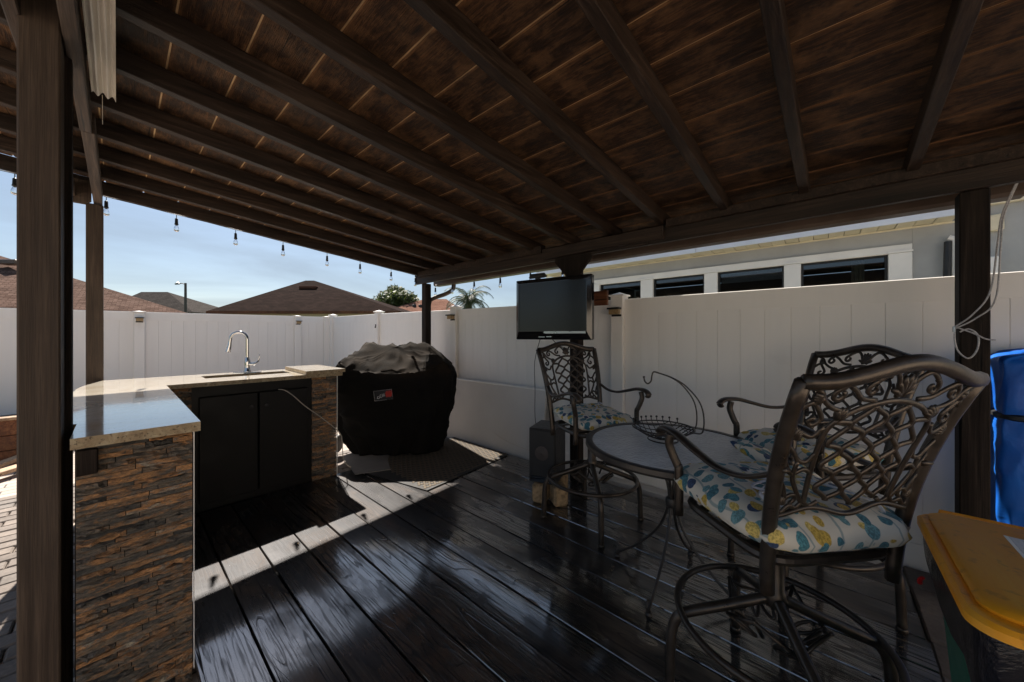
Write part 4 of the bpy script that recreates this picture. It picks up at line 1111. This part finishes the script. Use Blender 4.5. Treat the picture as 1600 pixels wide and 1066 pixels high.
# wire fruit basket with hook
bc = cw(.865, 2.02)
bk = thing('wire_fruit_basket', 'black wire fruit basket with banana hook on the glass table', 'basket', (bc.x,bc.y,.781), radians(-48.3))
RW = .165
def ringp(r, z, n=36): return [(r*cos(2*pi*i/n), r*sin(2*pi*i/n), z) for i in range(n)]
w = MB(); w.tube(ringp(RW,.075), .0042, 6, True); obj('rim_wire', w, M_iron, bk, True)
w = MB(); w.tube(ringp(.08,.006), .0038, 6, True); obj('base_ring', w, M_iron, bk, True)
for i in range(9):
    t = -.8+.2*i; x = RW*t; ymax = sqrt(max(0, RW*RW-x*x))
    P = [(x, ymax*s, .010+.068*((x*x+(ymax*s)**2)/(RW*RW))) for s in [j/8-1 for j in range(17)]]
    w = MB().tube(P, .0026, 5); obj('cross_wire', w, M_iron, bk, True)
    P = [(q[1], q[0], q[2]) for q in P]; obj('cross_wire', MB().tube(P, .0026, 5), M_iron, bk, True)
    yb = ymax
    obj('ball_finial', MB().tube([(x,yb,.075),(x,yb+.004,.095)], .0028, 5).lathe([(.001,-.007),(.006,-.004),(.007,0),(.006,.004),(.001,.007)], (x,yb+.005,.099), 8), M_iron, bk, True)
for s in (-1, 1):
    P = [(.14,-.045*s-.02,.06),(.205,-.04*s,.055),(.215,-.038*s,.14),(.19,-.034*s,.23),(.12,-.022*s,.315),(.05,-.010*s,.36),(-.02,-.006*s,.385)]
    obj('hook_wire', MB().tube(catmull(P, 8), .0042, 6), M_iron, bk, True)
obj('hook', MB().tube(catmull([(-.02,0,.385),(-.052,0,.392),(-.062,0,.37),(-.067,0,.34),(-.085,0,.325),(-.102,0,.338),(-.108,0,.36)], 6), .0045, 6).lathe([(.001,-.007),(.006,-.004),(.007,0),(.006,.004),(.001,.007)], (-.108,0,.363), 8), M_iron, bk, True)

# ================================================================ SWIVEL CHAIRS
def stile_y(z): 
    t = max(0, (z-.62)/.655); return -.205-.035*t-.135*t**2.2
def half_w(z):
    t = max(0, min(1, (z-.62)/.655)); return .222+.050*t**1.3
ZB = .86
def top_z(u): 
    a = abs(u); return 1.262+.052*(cos(min(1, a/.92)*pi)*.5+.5)
def BS(u, v):
    z0 = ZB-.012*cos(u*pi*2.0); z = z0+(top_z(u)-z0)*v
    zz = ZB+(1.265-ZB)*v
    return Vector((u*half_w(zz), stile_y(zz)-.055*(1-u*u)*(.25+.75*v), z))
CH = {}
def chair_meshes():
    for s in (-1, 1):
        zs = [.60+.0555*i for i in range(13)]
        b = MB().tube([(s*half_w(z), stile_y(z), min(z, 1.268)) for z in zs], [.0175]*13, 8, flat=1.25, up=(1,0,0))
        CH['stile%d'%s] = b.mesh('back_stile', True)
        P = [(.232,-.285,1.005),(.246,-.24,.975),(.262,-.16,.938),(.278,-.06,.932),(.288,.05,.958),(.290,.15,.984),(.288,.225,.988),(.286,.265,.978),(.285,.282,.960),(.285,.272,.945)]
        rs = catmull([(x*s,y,z) for x,y,z in P], 5); n = len(rs)
        CH['arm%d'%s] = MB().tube(rs, [.015+.009*min(1, max(0, (i/n-.15)*2)) for i in range(n)], 10, flat=.55, up=(0,0,1)).mesh('armrest', True)
        P = [(.284,.205,.972),(.288,.212,.93),(.276,.205,.885),(.262,.195,.845),(.258,.19,.82),(.258,.19,.64)]
        CH['armpost%d'%s] = MB().tube(catmull([(x*s,y,z) for x,y,z in P], 4), .0165, 8, flat=1.1).mesh('arm_post', True)
    for k in CH: CH[k].materials.append(M_bronze)
    us = [-1+2*i/30 for i in range(31)]
    top = [BS(u, 1.0)+Vector((0,0,0)) for u in us]
    CH['top'] = MB().tube(top, .0185, 8, flat=1.15, up=(0,0,1)).mesh('top_rail', True)
    b = MB().tube([BS(u, 0) for u in us], .0085, 6)
    CH['bottom'] = b.mesh('bottom_rail', True)
    # lattice (diamond net with rounded cells)
    rw = .0064
    L_ = MB(); cols = 6; rows = 7; u0, u1 = -.56, .56
    vA, vB = .07, .66
    def net(i, ph):
        R_ = []
        cw_ = (u1-u0)/cols
        for k in range(rows*8+1):
            t = k/(rows*8); tri = abs(((t*rows/1.0+ph) % 2)-1)*2-1       # -1..1
            tri = max(-.62, min(.62, tri*1.0))/.62
            u = u0+cw_*(i+.5)+tri*cw_*.5*.90
            v = vA+(vB-vA)*t; 
            # arch the net upward in the middle
            vv = v+.10*(1-u*u*2.2)*t
            R_.append(BS(u*(.88+.14*t), max(.0, vv)))
        return R_
    for i in range(cols):
        for ph in ((0, 1) if True else (0,)):
            L_.tube(net(i, (i % 2)+ph*0), .0082, 8, flat=.6, up=(0,1,.25)) if ph == 0 else None
    CH['lattice'] = L_.mesh('lattice', True)
    def line(pts, r=rw, n=7): return [BS(u, v) for u, v, _ in [tuple(q) for q in catmull([(u, v, 0) for u, v in pts], n)]], r
    # arch over the net, and net side strips
    A_ = MB()
    for pts in ([(-.60,.05),(-.62,.3),(-.63,.52),(-.60,.66),(-.42,.735),(-.2,.765),(0,.775),(.2,.765),(.42,.735),(.60,.66),(.63,.52),(.62,.3),(.60,.05)],):
        P_, r_ = line(pts, .0085, 5); A_.tube(P_, .0085, 8, flat=.6, up=(0,1,.25))
    CH['arch'] = A_.mesh('lattice_border', True)
    def spiral(cu, cv, r, a0, turns, s=1, n=22, tail=None):
        P_ = []
        for k in range(n+1):
            t = k/n; a = a0+s*turns*2*pi*t; q = r*(1-.78*t)
            P_.append((cu+q*cos(a), cv+q*sin(a)*.62))
        if tail: P_ = tail+P_
        return P_
    for s in (-1, 1):
        F_ = MB()
        curves = []
        # top band scrolls
        curves.append([(0.03*s,.80),(.10*s,.90),(.20*s,.955),(.32*s,.93)]+[(x*s,y) for x,y in spiral(.33,.875,.075,pi/2,.9,-1)])
        curves.append([(.24*s,.79),(.40*s,.82),(.52*s,.90),(.62*s,.955)]+[(x*s,y) for x,y in spiral(.64,.89,.08,pi/2,.95,-1)])
        curves.append([(x*s,y) for x,y in [(.55,.76),(.66,.80),(.76,.86),(.82,.93),(.90,.965)]])
        curves.append([(.96*s,.80),(.86*s,.86),(.78*s,.80)]+[(x*s,y) for x,y in spiral(.80,.73,.075,pi*.9,.85,1)])
        # side scrolls
        curves.append([(x*s,y) for x,y in [(.97,.70),(.86,.64),(.74,.60),(.66,.66)]])
        curves.append([(x*s,y) for x,y in [(.97,.56),(.88,.50),(.80,.42),(.70,.40),(.63,.46)]])
        curves.append([(x*s,y) for x,y in [(.63,.30),(.72,.34),(.84,.32),(.92,.40),(.97,.48)]])
        curves.append([(x*s,y) for x,y in [(.80,.42),(.82,.30),(.76,.20),(.68,.10),(.62,.04)]])
        curves.append([(.97*s,.30),(.90*s,.22),(.86*s,.12)]+[(x*s,y) for x,y in spiral(.78,.10,.09,0,.8,1)])
        curves.append([(x*s,y) for x,y in [(.97,.06),(.88,.02),(.80,.06),(.70,.02),(.62,.05),(.52,.01),(.42,.05)]])
        for c_ in curves:
            P_, r_ = line(c_, .0075, 3); F_.tube(P_, r_, 7, flat=.6, up=(0,1,.25))
        # leaf bosses: fans of short tapering fingers
        for (cu, cv, base, sc) in ((.56,.70,1.9,1.0),(.93,.62,2.6,.8),(.80,.90,-.6,.7),(.92,.10,2.2,.7)):
            for j in range(5):
                a = base+(j-2)*.42; P_ = []
                for k in range(5):
                    q = k/4*.11*sc; P_.append(BS((cu+q*cos(a+.25*k/4))*s, min(1, cv+q*sin(a+.25*k/4)*.75)))
                F_.tube(P_, [.007,.009,.009,.007,.004], 6)
        CH['scroll%d'%s] = F_.mesh('scrollwork', True)
    F_ = MB()
    for j in range(7):
        a = pi/2+(j-3)*.42; P_ = [BS((k/4*.13)*cos(a), .81+(k/4*.13)*sin(a)*.95) for k in range(5)]
        F_.tube(P_, [.006,.008,.009,.008,.004], 6)
    CH['crest'] = F_.mesh('leaf_crest', True)
    # seat frame, swivel and pole
    b = MB(); ex = []
    def sq(r, n=40, e=.35): return [(r*(abs(cos(a))**e)*(1 if cos(a)>0 else -1), .0+r*.96*(abs(sin(a))**e)*(1 if sin(a)>0 else -1)) for a in [2*pi*i/n for i in range(n)]]
    b.tube([(x,y,.695) for x,y in sq(.225)], .016, 8, True)
    for y in (-.12,0,.12): b.box((-.215,y-.02,.693),(.215,y+.02,.699))
    b.box((-.02,-.19,.671),(.02,.19,.692)); b.box((-.19,-.02,.670),(.19,.02,.691))
    CH['seat'] = b.mesh('seat_frame', False)
    CH['pole'] = MB().lathe([(.07,.668),(.07,.655),(.034,.650),(.031,.64),(.031,.45),(.036,.445),(.036,.395),(.028,.385)], (0,0,0), 20).mesh('pole', True)
    CH['ring'] = MB().tube([(.325*cos(2*pi*i/64), .325*sin(2*pi*i/64), .318) for i in range(64)], .0125, 10, True).mesh('footrest_ring', True)
    CH['leg'] = MB().tube(catmull([(.02,0,.415),(.15,0,.365),(.28,0,.318),(.325,0,.295),(.348,0,.25),(.356,0,.19),(.362,0,.015)], 5), .0185, 10).mesh('leg', True)
    CH['foot'] = MB().lathe([(.022,0),(.022,.016),(.019,.02)], (.362,0,.0), 12).mesh('foot', True)
    s_ = MB()
    def sc3(P_, m): s_.tube([m @ Vector((x,0,z)) for x, z in P_], .0065, 6)
    for s in (-1, 1):
        m = Matrix.Rotation(pi/4,4,'Z') @ Matrix.Translation((.115,0,.335)) @ Matrix.Rotation(pi/2,4,'Z') @ Matrix.Rotation(radians(38),4,'X') @ Matrix.Scale(1.45,4)
        P_ = [(.0,.05),(s*.03,.02)]+[(s*(.045+.036*(1-.75*t)*cos(-pi*.15+pi*1.9*t*-1)), -.02+.036*(1-.75*t)*sin(pi*.15-pi*1.9*t)) for t in [k/16 for k in range(17)]]
        sc3(P_, m)
    sc3([(0,.055),(0,-.02)], m)
    CH['scroll'] = s_.mesh('base_scroll', True)
    for k in CH:
        if not CH[k].materials: CH[k].materials.append(M_bronze)
chair_meshes()
def build_chair(label, loc, face, legrot):
    rz = math.atan2(face[1], face[0])-pi/2
    t = thing('swivel_chair', label, 'chair', (loc[0],loc[1],0), rz, 'bronze swivel bar chairs around the table')
    for k, nm in (('stile-1','back_stile'),('stile1','back_stile'),('top','top_rail'),('bottom','bottom_rail'),('lattice','lattice'),('arch','lattice_border'),('scroll-1','scrollwork'),('scroll1','scrollwork'),('crest','leaf_crest'),('arm-1','armrest'),('arm1','armrest'),('armpost-1','arm_post'),('armpost1','arm_post'),('seat','seat_frame'),('pole','pole'),('ring','footrest_ring')):
        obj(nm, CH[k], M_bronze, t)
    for q in range(4):
        a = legrot-rz+q*pi/2
        l = obj('leg', CH['leg'], M_bronze, t, rot=(0,0,a)); obj('foot', CH['foot'], M_blackmat, l)
        obj('base_scroll', CH['scroll'], M_bronze, t, rot=(0,0,a))
    return t, rz
def camdir(x, d): v = cw(x, d); return (v.x, v.y)
def wang(x, d): v = camdir(x, d); return math.atan2(v[1], v[0])
pA = cw(.603, 2.66); pB = cw(1.60, 1.93); pC = cw(.97, 1.30)
fA = camdir(.28,-.72); fB = camdir(-.97,-.12); fC = camdir(-.12,.99)
chA, rA = build_chair('bronze swivel bar chair facing us in front of the television post', pA, fA, wang(-.36,.02))
chB, rB = build_chair('bronze swivel bar chair against the fence on the far right side of the table', pB, fB, wang(.22,-.28))
chC, rC = build_chair('nearest bronze swivel bar chair with its lattice back to us', pC, fC, wang(-.36,.08))

def cushion(label, loc, rz, seed, sag=0, w=.245, dpt=.245, th=.045, tilt=(0,0)):
    rr = random.Random(seed)
    def sf(u, v):
        # closed pad: v 0..1 from bottom centre out to the seam and back to top centre
        a = 2*pi*u; e = .42
        cx = (abs(cos(a))**e)*(1 if cos(a) > 0 else -1); sy = (abs(sin(a))**e)*(1 if sin(a) > 0 else -1)
        t = v*2
        if t <= 1: r = t**.8; zz = -sqrt(max(0, 1-r**3.5))
        else: r = (2-t)**.8; zz = sqrt(max(0, 1-r**3.5))
        x = w*r*cx; y = dpt*r*sy
        z = zz*th
        # puff, tufts and creases
        if zz > 0: z += .016*noise.noise(Vector((x*9+seed,y*9,seed)))+.010*noise.noise(Vector((x*25,y*25,seed*2)))
        ed = .012*noise.noise(Vector((cx*3,sy*3,seed)))*r+.006*sin(a*11+seed)*r*(1-abs(zz))
        x += ed*cx; y += ed*sy
        for (tx_, ty_) in ((-.09,-.09),(.09,-.09),(-.09,.09),(.09,.09)):
            d2 = (x-tx_)**2+(y-ty_)**2
            if zz > 0: z -= .022*math.exp(-d2/.0012)
        z += tilt[0]*x+tilt[1]*y - sag*max(0, (y-.1))**1.3
        return (x, y, z)
    b = MB(); b.grid(sf, 84, 40, True)
    o = obj('seat_cushion', b, M_floral, None, loc=loc, rot=(0,0,rz))
    for p_ in o.data.polygons: p_.use_smooth = True
    tag(o, label, 'cushion', 'floral seat cushions')
    return o
cA = cushion('floral cushion on the chair in front of the television post', (pA.x,pA.y,.775), rA, 2, tilt=(0,-.05), w=.235, th=.058)
cB = cushion('floral cushion on the chair standing against the fence', (pB.x,pB.y,.775), rB, 5, w=.24, th=.058)
cC = cushion('large floral cushion on the nearest chair with its ties undone', (pC.x,pC.y,.782), rC, 9, w=.278, dpt=.285, th=.070)
# ties, with seam piping
rr = random.Random(4)
for c_, sx_, n in ((cC,-1,3),(cC,1,1),(cA,-1,1)):
    for k in range(n):
        P = [(sx_*.20,-.20,.02)]
        for j in range(6): P.append((sx_*(.16-.05*j*rr.uniform(.2,1))+rr.uniform(-.03,.03), -.18+.05*j+rr.uniform(-.03,.03), .062+rr.uniform(-.004,.012)))
        obj('tie', MB().tube(catmull(P, 5), .006, 6, flat=.35), M_ties, c_, True)
# spare cushion folded on the table side of the near chair
sp2 = cushion('small spare floral cushion propped between the two right chairs', tuple(cw(1.22,1.62,.80)), rB+.4, 14, w=.15, dpt=.14, th=.035, tilt=(.3,.25))

# ================================================================ BIN
bn = thing('wheelie_bin', 'green bin with worn yellow lid and black bag in the lower right corner', 'bin', (1.42,-.47,-.08))
def rrect(hx_, hy_, r, n=6):
    P = []
    for (sx_, sy_, a0) in ((1,1,0),(-1,1,pi/2),(-1,-1,pi),(1,-1,1.5*pi)):
        for k in range(n+1):
            a = a0+k*pi/2/n; P.append((sx_*(hx_-r)+r*cos(a), sy_*(hy_-r)+r*sin(a)))
    return P
def loft(levels, mb=None, cap=True):
    mb = mb or MB(); n0 = len(mb.v)
    for (hx_, hy_, r, z, ox, oy) in levels:
        for x, y in rrect(hx_, hy_, r): mb.v.append((x+ox, y+oy, z))
    m = 28
    for i in range(len(levels)-1):
        for j in range(m): mb.f.append((n0+i*m+j, n0+i*m+(j+1)%m, n0+(i+1)*m+(j+1)%m, n0+(i+1)*m+j))
    if cap:
        mb.f.append(tuple(n0+j for j in reversed(range(m)))); mb.f.append(tuple(n0+(len(levels)-1)*m+j for j in range(m)))
    return mb
obj('bin_body', loft([(.22,.17,.05,.02,0,0),(.235,.185,.05,.3,0,0),(.265,.225,.05,.83,0,0),(.275,.235,.05,.84,0,0),(.275,.235,.05,.86,0,0)]), M_bin, bn, True)
b = MB()
def bagf(u, v):
    P = rrect(.283,.243,.055,6); i = u*28; k = int(i)%28; f = i-int(i); x = P[k][0]*(1-f)+P[(k+1)%28][0]*f; y = P[k][1]*(1-f)+P[(k+1)%28][1]*f
    nn = noise.noise(Vector((x*14,y*14,v*1.5))); drop = .17+.06*noise.noise(Vector((x*7,y*7,3)))
    s = 1-.05*v+.045*nn+.02*sin(v*pi)
    return (x*s, y*s, .872-drop*v)
b.grid(bagf, 112, 12, True); bg_ = obj('bin_bag', b, M_bag, bn)
for p_ in bg_.data.polygons: p_.use_smooth = True
ld = obj('lid', loft([(.285,.245,.05,.872,0,0),(.297,.257,.055,.875,0,0),(.297,.257,.055,.892,0,0),(.289,.249,.052,.900,0,0)]), M_lid, bn, True)
lt = loft([(.270,.245,.045,.9005,.012,-.012),(.272,.247,.045,.908,.012,-.012),(.262,.237,.042,.915,.012,-.012)]); obj('lid_panel', lt, M_lid, ld, True)
obj('lid_label', MB().box((-.13,-.16,.9152),(.19,.10,.9158)), M_label, ld)
obj('lid_label_border', MB().box((-.138,-.16,.9151),(-.1305,.10,.9159)).box((-.138,.1005,.9151),(.19,.108,.9159)), M_white, ld)
obj('hinge_bar', MB().tube([(.30,-.2,.885),(.315,-.2,.90),(.315,.2,.90),(.30,.2,.885)], .010, 8), M_lid, ld, True)
obj('tie_handle', MB().tube(catmull([(.12,.262,.765),(.13,.266,.752),(.14,.264,.738)], 4), .006, 8, flat=.7), M_red, bn, True)

lm = MB(); rr = random.Random(31)
for i in range(46):
    x = rr.uniform(2.3, 3.04) if i % 3 else rr.uniform(.5, 2.9); y = rr.uniform(-.25, 3.4); a = rr.uniform(0, 6.28); s = rr.uniform(.006,.017); z = .0045
    u = Vector((cos(a), sin(a), rr.uniform(-.1,.2)))*s; w = Vector((-sin(a), cos(a), rr.uniform(-.1,.3)))*s*.4; p = Vector((x, y, z+.003))
    lm.poly([p-u, p+w, p+u, p-w])
tag(obj('leaf_litter', lm, simple('dry_leaf', (.22,.14,.07), .8)), 'tiny dry leaves and grit scattered on the black deck', 'leaf litter', kind='stuff')
# ================================================================ BLUE TARP BUNDLE
b = MB()
def tf(u, v):
    a = 2*pi*u; e = .25; cx = (abs(cos(a))**e)*(1 if cos(a)>0 else -1); sy = (abs(sin(a))**e)*(1 if sin(a)>0 else -1)
    if v < .88: z = 1.30*v/.88; r = 1
    else: t = (v-.88)/.12; r = cos(t*pi/2)**.7 if t < 1 else 0; z = 1.30+.05*sin(t*pi/2)
    strap = math.exp(-((z-1.02)/.03)**2)
    r *= 1-.035*strap
    n_ = noise.noise(Vector((cx*2.2,sy*2.2,z*2.0)))*.04+(1-abs(noise.noise(Vector((cx*3+z*2,sy*3,z*4)))))**3*.055-.025
    return (.13*cx*r*(1+n_*2), .30*sy*r*(1+n_), z+n_*.6*(1 if v > .8 else 0))
b.grid(tf, 90, 70, True)
tp = thing('blue_tarp_bundle', 'tall bundle wrapped in blue tarpaulin behind the right post', 'tarp bundle', (3.14,-.975,-.055))
t_ = obj('tarpaulin', b, M_tarp, tp)
for p_ in t_.data.polygons: p_.use_smooth = True
b = MB()
st_ = []
for i in range(60):
    a = 2*pi*i/60; e = .25; cx = (abs(cos(a))**e)*(1 if cos(a)>0 else -1); sy = (abs(sin(a))**e)*(1 if sin(a)>0 else -1)
    st_.append((.127*cx, .292*sy, 1.02))
b.tube(st_, .018, 6, True, flat=1.0); obj('strap', b, M_blackmat, tp)

# rope on the right post
rp = MB()
rp.tube(catmull([(2.96,-.705,2.14),(2.93,-.655,1.98),(2.90,-.635,1.83),(2.885,-.61,1.60),(2.90,-.56,1.49),(2.915,-.507,1.43)], 8), .0035, 6)
rp.tube(catmull([(2.965,-.71,2.14),(2.95,-.665,1.98),(2.90,-.645,1.83),(2.88,-.625,1.56),(2.90,-.57,1.47),(2.915,-.508,1.42)], 8), .0035, 6)
rp.tube(catmull([(2.915,-.505,1.426),(2.91,-.503,1.36),(2.91,-.515,1.30),(2.91,-.548,1.265),(2.91,-.575,1.31),(2.91,-.578,1.38),(2.91,-.55,1.415),(2.912,-.52,1.40)], 8), .004, 6)
rp.tube(catmull([(2.915,-.51,1.425),(2.905,-.56,1.395),(2.90,-.60,1.365),(2.90,-.63,1.36)], 8), .0035, 6)
rpo = tag(obj('rope', rp, M_rope, None, True), 'grey-white rope looped and tied on the right pergola post', 'rope')
obj('rope_hook', MB().tube([(2.93,-.515,1.43),(2.905,-.500,1.425),(2.905,-.50,1.40)], .006, 6), M_steel, rpo)
